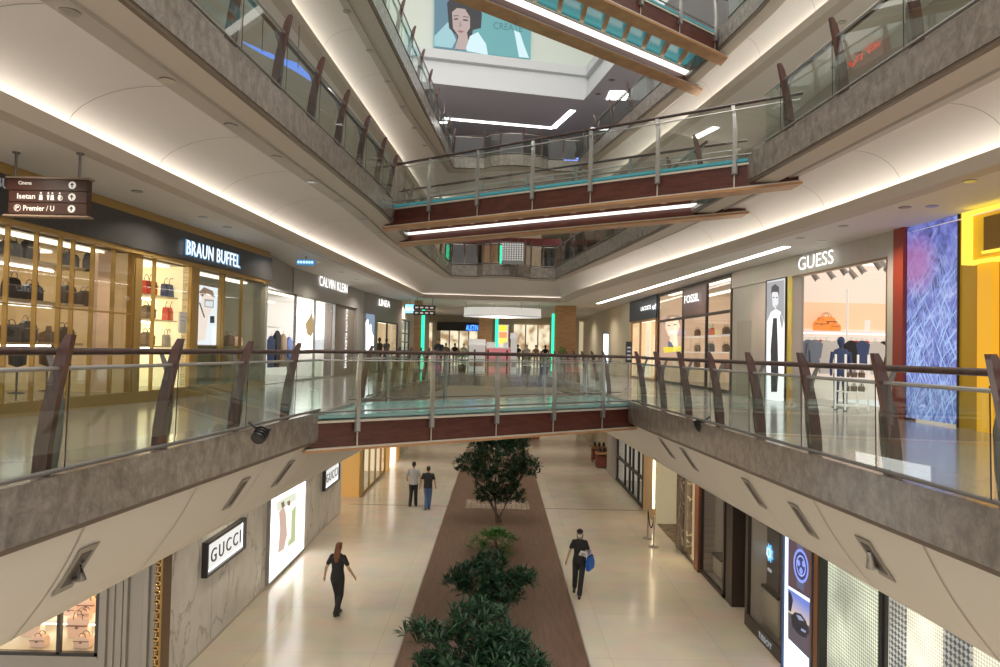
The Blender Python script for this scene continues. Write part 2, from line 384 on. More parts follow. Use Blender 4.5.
railing(E1L, ZT[1], -1, 16.0, 32.2, 1.9, 'left gallery railing running into the distance behind the lower footbridge')
railing(E1R, ZT[1], 1, 20.2, 32.6, 1.9, 'right gallery railing running into the distance behind the lower footbridge')
railing(E2L, ZT[2], -1, 4.2, 18.6, 1.55, 'railing with wooden fins on the left gallery one floor above, beside the long footbridge', phase=.4)
railing(E2R, ZT[2], 1, 3.2, 12.9, 1.7, 'railing on the right gallery one floor above, in front of the red lettering', phase=.5)
railing(E2L, ZT[2], -1, 21.8, 32.1, 1.9, 'left railing far beyond the long middle footbridge')
railing(E2R, ZT[2], 1, 16.3, 32.6, 1.9, 'right railing far beyond the long middle footbridge')
railing(E3L, ZT[3], -1, 13.5, 32.4, 1.7, 'steep looking railing on the left side of the top floor')
railing(E3R, ZT[3], 1, 11.0, 18.6, 1.7, 'top floor railing in the upper right corner, before the slatted footbridge')
railing(E3R, ZT[3], 1, 22.3, 32.6, 1.9, 'top floor railing on the right, beyond the slatted footbridge')
def end_railing(L, R, zt, label, fins=7):
    ep = end_pts(L, R, zt); root = thing('glass_railing', label, 'railing', ep[0])
    up = lambda p, z, o=0: Vector((p.x, p.y+o, zt+z))
    B().tube([up(p, 1.06, .2) for p in ep], .034, 6).build('handrail', M_rail, root)
    B().tube([up(p, .95) for p in ep], .022, 6).build('glass_rail', M_steel, root)
    B().tube([up(p, .05) for p in ep], .022, 6).build('base_rail', M_dsteel, root)
    for a, c in zip(ep, ep[1:]):
        g = B(); g.quad(up(a, .07), up(c, .07), up(c, .94), up(a, .94)); g.build('glass_panel', M_glass, root, fix=False)
    for i in range(0, len(ep), 2 if fins < 8 else 1):
        p = ep[i]
        B().blade([(up(p, z, o), Vector((.036, 0, 0)), Vector((0, h, 0))) for z, o, h in ((-.04, .14, .08), (.5, .06, .08), (1.2, -.14, .03))]).build('fin', M_fin, root)
    return root
end_railing(E1L, E1R, ZT[1], 'bowed glass railing at the far end of the lower opening')
end_railing(E2L, E2R, ZT[2], 'bowed glass railing at the far end one floor above, beneath the long footbridge', 9)
end_railing(E3L, E3R, ZT[3], 'bowed glass railing at the far end of the top floor')
# bars and patterned panel in the bowed railing
mp = thing('patterned_panel', 'white lattice patterned panel in the bowed far railing', 'panel', (.5, 31.35, 10.1))
b = B(); b.box(.0, 1.0, 31.35, 31.37, 10.10, 11.1)
for i in range(9):
    for j in range(8):
        cx = .05+i*.11; cz = 10.31+j*.1; q = [(cx+.04*cos(a*pi/2+(i+j)*.5), 31.34, cz+.04*sin(a*pi/2+(i+j)*.5)) for a in range(4)]; b.poly(q, 1)
b.build('lattice', [mat('panel_dark', (.14, .14, .14), .5), mat('panel_white', (.75, .74, .72), .5, em=(.8, .8, .78), es=.25)], mp)

# ------------------------------------------------------------------ footbridges
def bridge(A, Bp, zf, width, posts, label, deckm=None):
    A = Vector((A[0], A[1], 0)); Bp = Vector((Bp[0], Bp[1], 0)); d = (Bp-A).normalized(); Lg = (Bp-A).length
    nrm = Vector((-d.y, d.x, 0))
    if nrm.y < 0: nrm = -nrm
    Z = Vector((0, 0, 1))
    root = thing('footbridge', label, 'footbridge', (A+Bp)/2+Z*(zf-.7))
    sk = nrm.x/d.x; width = width
    def P_(t, o, z): return A+d*(t-sk*max(o, 0))+nrm*o+Z*(zf+z)
    def bar(t0, t1, o0, o1, z0, z1, mi=0, b=None):
        b = b or B(); b.hexa([P_(t0, o0, z0), P_(t1, o0, z0), P_(t1, o1, z0), P_(t0, o1, z0)], [P_(t0, o0, z1), P_(t1, o0, z1), P_(t1, o1, z1), P_(t0, o1, z1)], mi); return b
    for o, nm in ((0, 'near'), (width-.4, 'far')):
        bar(0, Lg, o+.05, o+.35, -.58, -.14).build('girder', M_wine, root)
        bar(-.05, Lg+.05, o-.02, o+.42, -.645, -.60).build('bottom_flange', M_oak, root)
        bar(0, Lg, o-.03, o+.43, -.60, -.575).build('flange_trim', M_trim, root)
        bar(0, Lg, o+.02, o+.38, -.14, -.10).build('top_trim', M_trim, root)
    for t in posts:
        bar(t-.012, t+.012, .03, .05, -.575, -.14).build('seam_strip', M_trim, root)
    # led channel against the inner face of the far girder, and joists
    bar(.05, Lg-.05, width-.60, width-.36, -.36, -.33).build('light_strip', emit('bridge_light', (1, .95, .86), 1.4), root)
    nj = int(Lg/.78)
    for i in range(nj):
        t = (i+.5)*Lg/nj
        bar(t-.07, t+.07, .36, width-.62, -.27, -.14).build('joist', M_oak, root)
    bar(.0, Lg, .04, width-.04, -.06, -.006).build('glass_deck', deckm or M_teal, root)
    for o, sg in ((.02, -1), (width-.02, 1)):
        B().tube([P_(-.1, o-sg*.12, 1.12), P_(Lg/2, o-sg*.12, 1.13), P_(Lg+.1, o-sg*.12, 1.12)], .034, 8).build('handrail', M_rail, root)
        B().tube([P_(0, o, .97), P_(Lg, o, .97)], .014, 6).build('glass_rail', M_steel, root)
        B().tube([P_(0, o, .06), P_(Lg, o, .06)], .02, 6).build('base_rail', M_dsteel, root)
        ts = [0]+list(posts)+[Lg]
        for a, c in zip(ts, ts[1:]):
            if c-a < .15: continue
            g = B(); g.quad(P_(a+.03, o, .08), P_(c-.03, o, .08), P_(c-.03, o, .96), P_(a+.03, o, .96)); g.build('glass_panel', M_glass, root, fix=False)
        for t in posts:
            secs = [(P_(t, o+sg*oo, z), d*.035, nrm*h) for z, oo, h in ((-.30, .02, .045), (-.05, .03, .045), (.25, .045, .036), (.6, .03, .034), (.85, -.02, .034), (1.10, -.10, .03))]
            pst = B().blade(secs).build('post', M_steel, root)
            bar(t-.06, t+.06, o-.03+(-.02 if sg < 0 else .02), o+.03+(-.02 if sg < 0 else .02), -.32, -.16).build('bracket', M_dsteel, pst)
    return root, P_
def tpost(A, Bp, pxs, z, ypx):
    A = Vector(A); Bp = Vector(Bp); d = (Bp-A).normalized(); out = []
    for px in pxs:
        r = ray(px, ypx); # plan intersection of ray with line
        # A + d t = k r
        det = d.x*(-r.y)+r.x*d.y
        t = (-A.x*(-r.y)-r.x*A.y)/det
        out.append(t)
    return out
A1 = U(305, 454, 4.35); B1 = U(644, 429, 4.35)
bridge(A1, B1, 5.0, 2.7, tpost(A1, B1, [358, 432, 497, 554, 603], 0, 390), 'lower footbridge of glass and wine red girders crossing the hall at eye level', M_teal1)
A2 = U(384, 229, 9.455); B2 = U(800, 184, 9.455)
bridge(A2, B2, 10.1, 2.75, tpost(A2, B2, [430, 478, 533, 591, 658, 735], 0, 170), 'long middle footbridge sloping up to the right across the whole hall')
A3 = Vector(U(602, 0, 14.555)); B3 = Vector(U(726, 58, 14.555)); d3 = (B3-A3).normalized(); A3 = A3-d3*8.1
L3 = (B3-A3).length
bridge(A3, B3, 15.2, 2.3, [L3-.5-1.55*i for i in range(8)][::-1], 'uppermost footbridge seen from below with open wooden joists and teal glass')

# ------------------------------------------------------------------ facades
class Facade:
    def __init__(s, A, Bp, side):
        s.A = Vector((A[0], A[1], 0)); s.B = Vector((Bp[0], Bp[1], 0)); s.d = (s.B-s.A).normalized(); s.L = (s.B-s.A).length
        n = Vector((s.d.y, -s.d.x, 0)); 
        if side == 0: s.n = n if n.y > 0 else -n
        else: s.n = n if n.x*side > 0 else -n
        s.side = side
    def pt(s, t, off, z): return s.A+s.d*t+s.n*off+Vector((0, 0, z))
    def hit(s, px, py, off=0):
        r = ray(px, py); k = (s.A+s.n*off-Vector((CAM.x, CAM.y, 0))).dot(s.n)/Vector((r.x, r.y, 0)).dot(s.n)
        p = CAM+r*k; return (Vector((p.x, p.y, 0))-s.A).dot(s.d), p.z
    def s(self, px, py=350, off=0): return self.hit(px, py, off)[0]
    def z(self, px, py, off=0): return self.hit(px, py, off)[1]
    def box(s, b, t0, t1, o0, o1, z0, z1, mi=0):
        return b.hexa([s.pt(t0, o0, z0), s.pt(t1, o0, z0), s.pt(t1, o1, z0), s.pt(t0, o1, z0)], [s.pt(t0, o0, z1), s.pt(t1, o0, z1), s.pt(t1, o1, z1), s.pt(t0, o1, z1)], mi)
    def pbox(s, b, x0, x1, o0, o1, z0, z1, mi=0, off=0): return s.box(b, s.s(x0, 350, off), s.s(x1, 350, off), o0, o1, z0, z1, mi)
    def ppoly(s, b, pts, off, mi=0):
        return b.poly([s.pt(t, off, z) for t, z in (s.hit(x, y, off) for x, y in pts)], mi)
    def frame(s, t0, t1, z0, z1): # matrix for text: x along reading direction
        pass
_fonts = {}
def textmesh(body, size, ext=.02, bold=0, sx=1, spacing=1):
    cu = bpy.data.curves.new('text', 'FONT'); cu.body = body; cu.size = size; cu.extrude = ext; cu.align_x = 'CENTER'; cu.align_y = 'CENTER'
    cu.offset = bold; cu.space_character = spacing; cu.resolution_u = 3
    o = bpy.data.objects.new('text', cu); COL.objects.link(o); dg = bpy.context.evaluated_depsgraph_get(); dg.update()
    me = bpy.data.meshes.new_from_object(o.evaluated_get(dg)); vs = [Vector((v.co.x*sx, v.co.y, v.co.z)) for v in me.vertices]; fs = [tuple(p.vertices) for p in me.polygons]
    bpy.data.objects.remove(o); bpy.data.curves.remove(cu); bpy.data.meshes.remove(me)
    xs = [v.x for v in vs]; ys = [v.y for v in vs]; c = Vector(((min(xs)+max(xs))/2, (min(ys)+max(ys))/2, 0))
    return [v-c for v in vs], fs, max(xs)-min(xs), max(ys)-min(ys)
def put_text(b, body, centre, xd, yd, width=None, height=None, ext=.02, bold=0, spacing=1, mi=0):
    vs, fs, w, h = textmesh(body, 1, 0.0, bold, 1, spacing)
    kx = width/w if width else height/h; ky = height/h if height else kx
    nd = xd.cross(yd)
    top = [centre+xd*(v.x*kx)+yd*(v.y*ky)+nd*ext for v in vs]
    b.add(top, fs, mi)
    # side skirt so letters have thickness
    from collections import Counter
    ec = Counter(); 
    for f in fs:
        for i in range(len(f)): e = (f[i], f[(i+1) % len(f)]); ec[tuple(sorted(e))] += 1
    ed = [e for e, c in ec.items() if c == 1]
    bot = [p-nd*ext for p in top]; n = len(top)
    b.add(top+bot, [(a, c, c+n, a+n) for a, c in ed], mi)
def fsign(F, name, label, body, x0, x1, y0, y1, m, panel=None, off=-.04, bold=0.0, spacing=1, pm=None, pz=None, mirror=False):
    """letters on a facade spanning pixels x0..x1, cap height y0..y1 at the middle"""
    xm = (x0+x1)/2; zt = F.z(xm, y0, off); zb = F.z(xm, y1, off); t0 = F.s(x0, (y0+y1)/2, off); t1 = F.s(x1, (y0+y1)/2, off)
    c = F.pt((t0+t1)/2, off, (zt+zb)/2)
    xd = F.d if t1 > t0 else -F.d
    if mirror: xd = -xd
    if abs(F.n.dot(xd.cross(Vector((0, 0, 1))))) > 0 and xd.cross(Vector((0, 0, 1))).dot(-F.n) < 0: pass
    root = thing(name, label, 'sign', F.pt((t0+t1)/2, off, zb))
    b = B(); put_text(b, body, c, xd, Vector((0, 0, 1)), abs(t1-t0), zt-zb, .008, bold*.35, spacing); b.build('lettering', m, root)
    if pm: p = B(); F.box(p, *pz); p.build('panel', pm, root)
    return root

def shop_room(F, t0, t1, z0, z1, depth, wallm, floorm=None, lightm=None, ls=True):
    """room behind a window"""
    b = B()
    P = F.pt
    b.quad(P(t0, depth, z0), P(t1, depth, z0), P(t1, depth, z1), P(t0, depth, z1))
    b.quad(P(t0, .06, z0), P(t0, depth, z0), P(t0, depth, z1), P(t0, .06, z1)); b.quad(P(t1, .06, z0), P(t1, depth, z0), P(t1, depth, z1), P(t1, .06, z1))
    struct(b.build('wall_shop', wallm, fix=False))
    b = B(); b.quad(P(t0, .06, z1), P(t1, .06, z1), P(t1, depth, z1), P(t0, depth, z1)); struct(b.build('ceiling', M_ceil, fix=False))
    b = B(); b.quad(P(t0, .0, z0+.012), P(t1, .0, z0+.012), P(t1, depth, z0+.012), P(t0, depth, z0+.012)); struct(b.build('floor', floorm or M_floor1, fix=False))
    if lightm:
        b = B(); F.box(b, t0+.3, t1-.3, .35, .55, z1-.05, z1-.01); F.box(b, t0+.3, t1-.3, depth*.6, depth*.6+.25, z1-.05, z1-.01)
        struct(b.build('trim_room', lightm))

# ------------------------------------------------------------------ facades content
_tn = [100]
def trim(b, m, fix=True): _tn[0] += 1; return struct(b.build('trim_%d' % _tn[0], m, fix=fix))
def wall(b, m, side, fix=True): return struct(b.build('wall_'+side, m, fix=fix))
def shop_window(F, label, t0, t1, z0, z1, fm, mull=(), trans=(), w=.035, glass=True, hide=None):
    root = thing('shop_window', label, 'window', F.pt((t0+t1)/2, 0, z0))
    b = B(); F.box(b, t0, t1, -.03, .05, z0, z0+w*2); F.box(b, t0, t1, -.03, .05, z1-w*2, z1); F.box(b, t0, t0+w*2, -.03, .05, z0, z1); F.box(b, t1-w*2, t1, -.03, .05, z0, z1)
    frm = b.build('frame', fm, root)
    for m in mull: b = B(); F.box(b, m-w, m+w, -.03, .05, z0+.02, z1-.02); b.build('mullion', fm, frm)
    for z in trans: b = B(); F.box(b, t0, t1, -.028, .048, z-w, z+w); b.build('transom', fm, frm)
    if glass:
        b = B(); b.quad(F.pt(t0+w, .01, z0+w), F.pt(t1-w, .01, z0+w), F.pt(t1-w, .01, z1-w), F.pt(t0+w, .01, z1-w)); b.build('pane', M_shopglass, root, fix=False)
    return root
def bag(name, w, h, d, bodym, handm, style='tote'):
    root = thing(name, 'x', 'handbag', (0, 0, 0)); b = B()
    if style == 'tote': secs = [(w*.42, d*.5, 0), (w*.46, d*.5, h*.1), (w*.5, d*.42, h*.75), (w*.52, d*.3, h)]
    elif style == 'bowl': secs = [(w*.44, d*.4, 0), (w*.5, d*.5, h*.12), (w*.5, d*.5, h*.6), (w*.42, d*.38, h*.9), (w*.3, d*.2, h)]
    else: secs = [(w*.42, d*.4, 0), (w*.5, d*.5, h*.08), (w*.5, d*.5, h*.55), (w*.44, d*.45, h*.85), (w*.25, d*.25, h)]
    rows = [[(x*cx, y*cy, z) for cx, cy in ((-1, -.8), (-.85, -1), (.85, -1), (1, -.8), (1, .8), (.85, 1), (-.85, 1), (-1, .8))] for x, y, z in secs]
    b.loft(rows, close=True); b.poly([Vector(p) for p in rows[0]][::-1]); b.poly([Vector(p) for p in rows[-1]]); b.build('body', bodym, root)
    for sg in (-1, 1):
        y = sg*d*.3; B().tube([(w*.22*cos(a), y, h*.95+h*(.55 if style == 'tote' else .32)*sin(a)) for a in [pi*i/8 for i in range(9)]], .008, 5).build('handle', handm, root)
    b = B(); b.box(-w*.5, w*.5, -d*.5-.004, -d*.46, h*.62, h*.68); b.box(-.02, .02, -d*.5-.01, -d*.46, h*.5, h*.66, 0); b.build('clasp_strap', handm, root)
    return root
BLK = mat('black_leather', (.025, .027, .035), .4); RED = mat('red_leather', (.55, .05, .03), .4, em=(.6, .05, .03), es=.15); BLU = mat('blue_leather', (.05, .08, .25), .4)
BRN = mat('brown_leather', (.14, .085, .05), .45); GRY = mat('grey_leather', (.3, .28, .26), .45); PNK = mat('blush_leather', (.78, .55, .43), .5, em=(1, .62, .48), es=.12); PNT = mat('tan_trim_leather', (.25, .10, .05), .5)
ORG_ = mat('orange_leather', (.9, .28, .05), .45, em=(1, .3, .05), es=.3)  # bags brightened by a glow put into the leather colour
def face(F): # rotation so a bag's width runs along the facade, front (-y) to the hall
    return atan2(F.n.x*-1, F.n.y) if False else atan2(-F.n.x, F.n.y)
def along_rot(F): return atan2(F.n.y, F.n.x)-pi/2

# ---- left gallery: gold framed handbag shop
LA = Facade((-8.4, 3), (-6.72, 20.0), -1)
LB = Facade(U(293, 267, 8.9), U(363, 290.5, 8.9), -1)
LC = Facade(U(364, 291, 8.9), U(402, 301, 8.9), -1)
zb0, zb1 = 8.06, 8.70
b = B(); LA.box(b, -2, LA.L, -.10, .3, zb1, 8.9); trim(b, M_gold)
b = B(); LA.box(b, -2, LA.L, -.16, .3, zb0, zb1); wall(b, M_dark, 'left')
b = B(); LA.box(b, -2, LA.L, -.12, .2, zb0-.09, zb0); trim(b, M_gold)
b = B(); LA.box(b, -2, LA.L, -.04, .2, 5.0, 5.22); trim(b, M_gold)
def Ls(px): return LA.s(px, 345)
t0, t1 = LA.s(-90, 345), Ls(131)
M_shl = emit('shop_ceiling_light', (1, .88, .68), 1.8)
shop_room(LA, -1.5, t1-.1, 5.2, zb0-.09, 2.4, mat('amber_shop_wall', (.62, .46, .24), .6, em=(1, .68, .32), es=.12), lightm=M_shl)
shop_window(LA, 'large gold framed shop window full of dark bags, far left', -1.5, t1, 5.2, zb0-.05, M_gold, [Ls(x) for x in (4, 33, 57, 70, 90, 111)], [LA.z(60, 308)], .013)
b = B(); LA.box(b, Ls(111)+.05, t1-.1, .35, .42, 5.25, zb0-.1); wall(b, mat('peach_panel', (.62, .42, .28), .5, em=(1, .6, .35), es=.08), 'left')
shelf_z = []
for nm, yy, w in (('upper', 267, 0), ('middle', 304, 0), ('lower', 343, 0)):
    z = LA.z(60, yy, .9); shelf_z.append(z)
    tt = thing('display_shelf', nm+' glass and gold shelf behind the large gold framed shop window', 'shelf', LA.pt(2, .9, z-.04))
    b = B(); LA.box(b, -1, Ls(110), .55, 1.25, z-.04, z); b.build('board', mat('shelf_board', (.45, .33, .18), .4), tt)
    b = B(); LA.box(b, -1, Ls(110), 1.2, 1.24, z-.075, z-.045); b.build('light_strip', M_led, tt)
bk = bag('handbag', .42, .34, .2, BLK, BLK, 'soft'); bk2 = bag('backpack', .34, .42, .2, BLK, GRY, 'bowl'); bk['category'] = 'handbag'; bk2['category'] = 'backpack'
rz = along_rot(LA)
for row, z in zip(('top', 'middle', 'lower'), shelf_z):
    for i, px in enumerate({'top': (6, 26, 66, 88), 'middle': (9, 30, 66, 84), 'lower': (8, 27, 64, 98)}[row]):
        p = LA.pt(LA.s(px, 345, .9), .9, z)
        place(bk if (i+len(row)) % 2 else bk2, p, rz, '%s black bag from the left on the %s shelf of the large gold framed window' % (ORD[i], row), 'dark bags on the shelves of the large gold framed window', scale=.9)
for i, px in enumerate((18, 48, 78)):
    root = thing('clothes_figure', '%s dark jacket form standing behind the lower shelf of the gold window' % ORD[i], 'mannequin', LA.pt(LA.s(px, 345, 1.6), 1.6, 5.2))
    c = LA.pt(LA.s(px, 345, 1.6), 1.6, 5.2)
    B().lathe([(.16, 0), (.16, .02), (.02, .04), (.02, .5), (.16, .55), (.17, .8), (.2, 1.05), (.19, 1.15), (.06, 1.2), (.05, 1.3)], c, 12, sy=.6).build('torso', BLK if i != 1 else BRN, root)
# small window with shelves of bright bags
t0, t1 = Ls(138), Ls(189)
b = B(); LA.box(b, Ls(131), Ls(138), -.05, .2, 5.2, zb0); LA.box(b, Ls(189), Ls(195.5), -.05, .2, 5.2, zb0); trim(b, M_gold)
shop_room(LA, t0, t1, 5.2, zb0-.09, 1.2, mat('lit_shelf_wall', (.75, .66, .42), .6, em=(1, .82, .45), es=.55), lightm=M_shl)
shop_window(LA, 'narrow shop window with red and blue handbags on lit shelves', t0, t1, 5.2, zb0-.05, M_gold, [Ls(152)], [], .012)
cols = {'r': bag('handbag', .42, .3, .2, RED, PNT), 'b': bag('handbag', .44, .3, .2, BLU, BLU), 'n': bag('handbag', .36, .3, .18, BRN, BRN, 'bowl'), 'g': bag('handbag', .3, .26, .12, GRY, GRY)}
first = {}
for nm, yy, items in (('upper', 296.5, (('r', 147, 'red'), ('b', 167, 'navy blue'))), ('middle', 320, (('n', 147, 'dark brown'), ('r', 169, 'small bright red'))), ('lower', 346, (('g', 167, 'pale grey'), ('n', 147, 'upright dark')))):
    z = LA.z(160, yy, .5)
    tt = thing('display_shelf', nm+' lit shelf in the narrow window with red and blue handbags', 'shelf', LA.pt((t0+t1)/2, .5, z-.03))
    b = B(); LA.box(b, t0, t1, .3, 1.15, z-.03, z); b.build('board', mat('pale_shelf', (.7, .6, .4), .4), tt)
    b = B(); LA.box(b, t0, t1, .9, 1.0, z-.06, z-.032); b.build('light_strip', M_led, tt)
    for k, px, c in items:
        place(cols[k], LA.pt(LA.s(px, 345, .5), .5, z), rz, c+' handbag on the '+nm+' shelf of the narrow lit window', 'bright bags in the narrow lit window')
# notice, poster, dark glass part
def panel_thing(F, name, label, cat, x0, x1, z0, z1, off, base, shapes=(), frame=None, fw=.03, th=.05):
    """flat panel with printed shapes traced on it; shapes: (material, pixel polygon)"""
    t0, t1 = F.s(x0, 350, off), F.s(x1, 350, off); root = thing(name, label, cat, F.pt((t0+t1)/2, off, z0))
    b = B(); F.box(b, t0, t1, off+.004, off+th, z0, z1); b.build('panel', base, root)
    if frame:
        b = B(); a, c = min(t0, t1), max(t0, t1)
        F.box(b, a-fw, c+fw, off-.02, off+th+.01, z1, z1+fw); F.box(b, a-fw, c+fw, off-.02, off+th+.01, z0-fw, z0); F.box(b, a-fw, a, off-.02, off+th+.01, z0, z1); F.box(b, c, c+fw, off-.02, off+th+.01, z0, z1)
        b.build('frame', frame, root)
    for i, (m, pts) in enumerate(shapes): b = B(); F.ppoly(b, pts, off-.002-.0015*i); b.build('print', m, root, fix=False)
    return root
SK = emit('print_skin', (.75, .52, .40), .8); SKL = emit('print_pale_skin', (.85, .72, .64), .9); PB = emit('print_black', (.03, .03, .035), .4); PG = emit('print_grey', (.4, .4, .42), .7); PW = emit('print_white', (.95, .95, .93), 1.1)
PLG = emit('print_light_grey', (.72, .74, .76), .9)
panel_thing(LA, 'fashion_poster', 'tall pale poster of a model with a small dark bag beside the gold door', 'poster', 196, 216, LA.z(206, 345, .2), LA.z(206, 286, .2), .2, emit('poster_pale', (.72, .78, .82), 1.0),
 [(emit('print_hair', (.30, .2, .15), .5), [(199, 292), (204, 287), (213, 291), (215, 298), (207, 293), (202, 297)]), (SKL, [(202, 297), (207, 293), (214, 298), (213, 306), (208, 318), (205, 340), (198, 341), (199, 312)]), (PG, [(204.5, 299), (214, 300), (213.5, 308), (204.5, 307)]), (PLG, [(205.5, 301), (213, 301.5), (212.5, 307), (205.5, 306)]), (PB, [(199, 303), (200, 302), (205, 317), (204, 318)]), (PB, [(210, 316), (214.5, 316), (214.5, 323), (210, 323)])], M_gold)
panel_thing(LA, 'notice', 'small white notice stuck on the narrow window edge', 'notice', 179.5, 186, LA.z(183, 333), LA.z(183, 312), -.03, mat('paper', (.7, .66, .6), .7), [(PG, [(181, 316), (185, 316.5), (185, 317.5), (181, 317)]), (PG, [(181, 320), (185, 320.5), (185, 321.5), (181, 321)])])
shop_room(LA, Ls(196), Ls(262), 5.2, zb0-.09, 3.2, mat('dim_shop_wall', (.28, .27, .20), .6, em=(.8, .75, .5), es=.06), lightm=M_shl)
shop_window(LA, 'greenish glass shop window below the lit white lettering', Ls(195.5), Ls(263), 5.2, zb0-.05, M_gold, [Ls(219), Ls(222), Ls(240)], [], .015)
b = B(); LA.box(b, Ls(262), LA.L, -.06, .3, 5.0, zb0); wall(b, mat('grey_green_panel', (.34, .33, .27), .4), 'left')
bg = bag('handbag', .34, .26, .16, PNK, PNT, 'bowl')
tt = thing('display_plinth', 'low olive display plinth under the blush bag in the greenish window', 'plinth', LA.pt(Ls(238), .5, 5.2)); zz = LA.z(238, 346, .5)
b = B(); LA.box(b, Ls(228), Ls(250), .25, .8, 5.2, zz); b.build('block', mat('olive_plinth', (.22, .2, .1), .5), tt)
place(bg, LA.pt(LA.s(238, 345, .5), .5, zz), rz, 'blush handbag on the plinth in the greenish window', None)
place(cols['n'], LA.pt(LA.s(229, 345, .5), .5, zz), rz, 'small dark bag beside the blush handbag in the greenish window', None)
SIGNW = emit('sign_white_light', (.86, .95, 1), 1.25); SIGNW2 = emit('sign_white_warm', (1, .98, .95), 1.25)
HALO = emit('sign_blue_halo', (.12, .38, .70), .7)
r = fsign(LA, 'shop_sign', 'white lit lettering BRAUN BUFFEL on the black band', 'BRAUN BUFFEL', 186.5, 239.5, 247.5, 261, SIGNW, off=-.24, bold=.0, spacing=1.08)
# tilt-free band: letters drawn straight along the facade
b = B(); t0, t1 = LA.s(186, 250, -.2), LA.s(242, 250, -.2); zc = LA.z(213, 254.2, -.2); 
put_text(b, 'BRAUN BUFFEL', LA.pt((t0+t1)/2, -.18, zc-.0), LA.d, Vector((0, 0, 1)), abs(t1-t0)*1.0, .36, .004, .02, 1.08); b.build('halo', HALO, r)
fsign(LA, 'shop_sign', 'dim grey lettering BU at the left end of the black band, by the hanging sign', 'BU', -4, 9, 178, 188, mat('dim_letters', (.16, .15, .14), .5, em=(.4, .4, .4), es=.3), off=-.2)
# ---- grey clothing shop
b = B(); A0 = LA.pt(LA.L, 0, 0); A1_ = LB.pt(0, 0, 0)
zl1 = 8.0
b.hexa([A0+Vector((0, 0, zl1)), A1_+Vector((0, 0, zl1)), A1_+Vector((-.2, .2, zl1)), A0+Vector((-.2, .2, zl1))], [A0+Vector((0, 0, 8.9)), A1_+Vector((0, 0, 8.9)), A1_+Vector((-.2, .2, 8.9)), A0+Vector((-.2, .2, 8.9))])
wall(b, M_grey, 'left')
M_grey2 = mat('light_grey_panel', (.40, .39, .38), .5)
b = B(); LB.box(b, 0, LB.L, -.05, .3, zl1, 8.9); wall(b, M_grey2, 'left')
b = B(); LB.box(b, LB.s(355.5), LB.L, -.05, .3, 5.0, zl1); wall(b, M_grey2, 'left')
b = B(); LB.box(b, LB.s(333.5), LB.s(355.5), .1, .4, 5.0, zl1); wall(b, mat('brown_grey_panel', (.27, .225, .20), .5), 'left')
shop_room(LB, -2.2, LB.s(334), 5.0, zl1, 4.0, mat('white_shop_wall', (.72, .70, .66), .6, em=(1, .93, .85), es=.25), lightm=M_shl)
shop_window(LB, 'tall clear window of the grey clothing shop', LB.s(294), LB.s(334), 5.0, zl1, M_grey2, [LB.s(314)], [], .03)
panel_thing(LB, 'light_box_poster', 'glowing white poster with a tan jacket figure behind the grey shop window', 'poster', 297, 333, LB.z(315, 352, .5), LB.z(315, 303, .5), .5, emit('poster_white', (1, .99, .96), 2.6),
 [(emit('print_tan', (.55, .36, .16), .8), [(309, 318), (312, 312), (313, 318), (314, 330), (311, 337), (307, 334), (305, 324)]), (PLG, [(313, 340), (328, 338), (330, 350), (315, 352)]), (SK, [(311, 309), (313, 310), (312.5, 314), (311, 313)])])
fsign(LB, 'shop_sign', 'white lettering CALVIN KLEIN on the light grey fascia', 'CALVIN KLEIN', 319.5, 347.5, 280, 289.5, SIGNW2, off=-.09, bold=.0, spacing=1.08)
# vertical sign
root = thing('shop_sign', 'white vertical lettering CALVIN KLEIN JEANS running down the brown grey pillar', 'sign', LB.pt(LB.s(347), .0, 5.2))
b = B(); zt_, zb_ = LB.z(347, 309), LB.z(347, 368); put_text(b, 'CALVIN KLEIN JEANS', LB.pt(LB.s(347), .06, (zt_+zb_)/2), Vector((0, 0, -1)), LB.d, zt_-zb_, .36, .006, .0); b.build('lettering', SIGNW2, root)
# garments in that shop
def garment(name, w, h, m):
    root = thing(name, 'x', 'clothes', (0, 0, 0)); b = B()
    b.loft([[(-w*.32, -.05, 0), (w*.32, -.05, 0), (w*.32, .05, 0), (-w*.32, .05, 0)], [(-w*.36, -.06, h*.4), (w*.36, -.06, h*.4), (w*.36, .06, h*.4), (-w*.36, .06, h*.4)], [(-w*.5, -.05, h*.86), (w*.5, -.05, h*.86), (w*.5, .05, h*.86), (-w*.5, .05, h*.86)], [(-w*.12, -.03, h), (w*.12, -.03, h), (w*.12, .03, h), (-w*.12, .03, h)]], close=True)
    b.build('body', m, root)
    for sg in (-1, 1): B().blade([((sg*w*.46, 0, h*.84), Vector((w*.07, 0, 0)), Vector((0, .045, 0))), ((sg*w*.58, 0, h*.38), Vector((w*.06, 0, 0)), Vector((0, .035, 0)))]).build('sleeve', m, root)
    B().tube([(0, 0, h*.98), (0, 0, h*1.06), (.03, 0, h*1.1)], .006, 5).build('hanger_hook', M_steel, root)
    return root
GB = mat('black_cloth', (.02, .02, .024), .8); GT = mat('tan_cloth', (.42, .28, .17), .8); GN = mat('navy_cloth', (.05, .08, .2), .8); GW = mat('white_cloth', (.75, .74, .72), .8); GG = mat('blue_grey_cloth', (.22, .27, .36), .8); GR_ = mat('red_cloth', (.6, .09, .06), .8)
g1 = garment('hanging_coat', .5, 1.3, GB); g2 = garment('hanging_coat', .5, 1.2, GT); g3 = garment('hanging_coat', .5, 1.1, GN)
rzb = along_rot(LB)
for i, (px, g, c) in enumerate(((271, g3, 'navy'), (277, g1, 'black'), (283, g2, 'tan'), (289, g3, 'dark blue'))):
    place(g, LB.pt(LB.s(px, 345, .9), .9, 5.45), rzb, c+' coat hanging in the open front of the grey clothing shop', 'coats in the grey clothing shop')
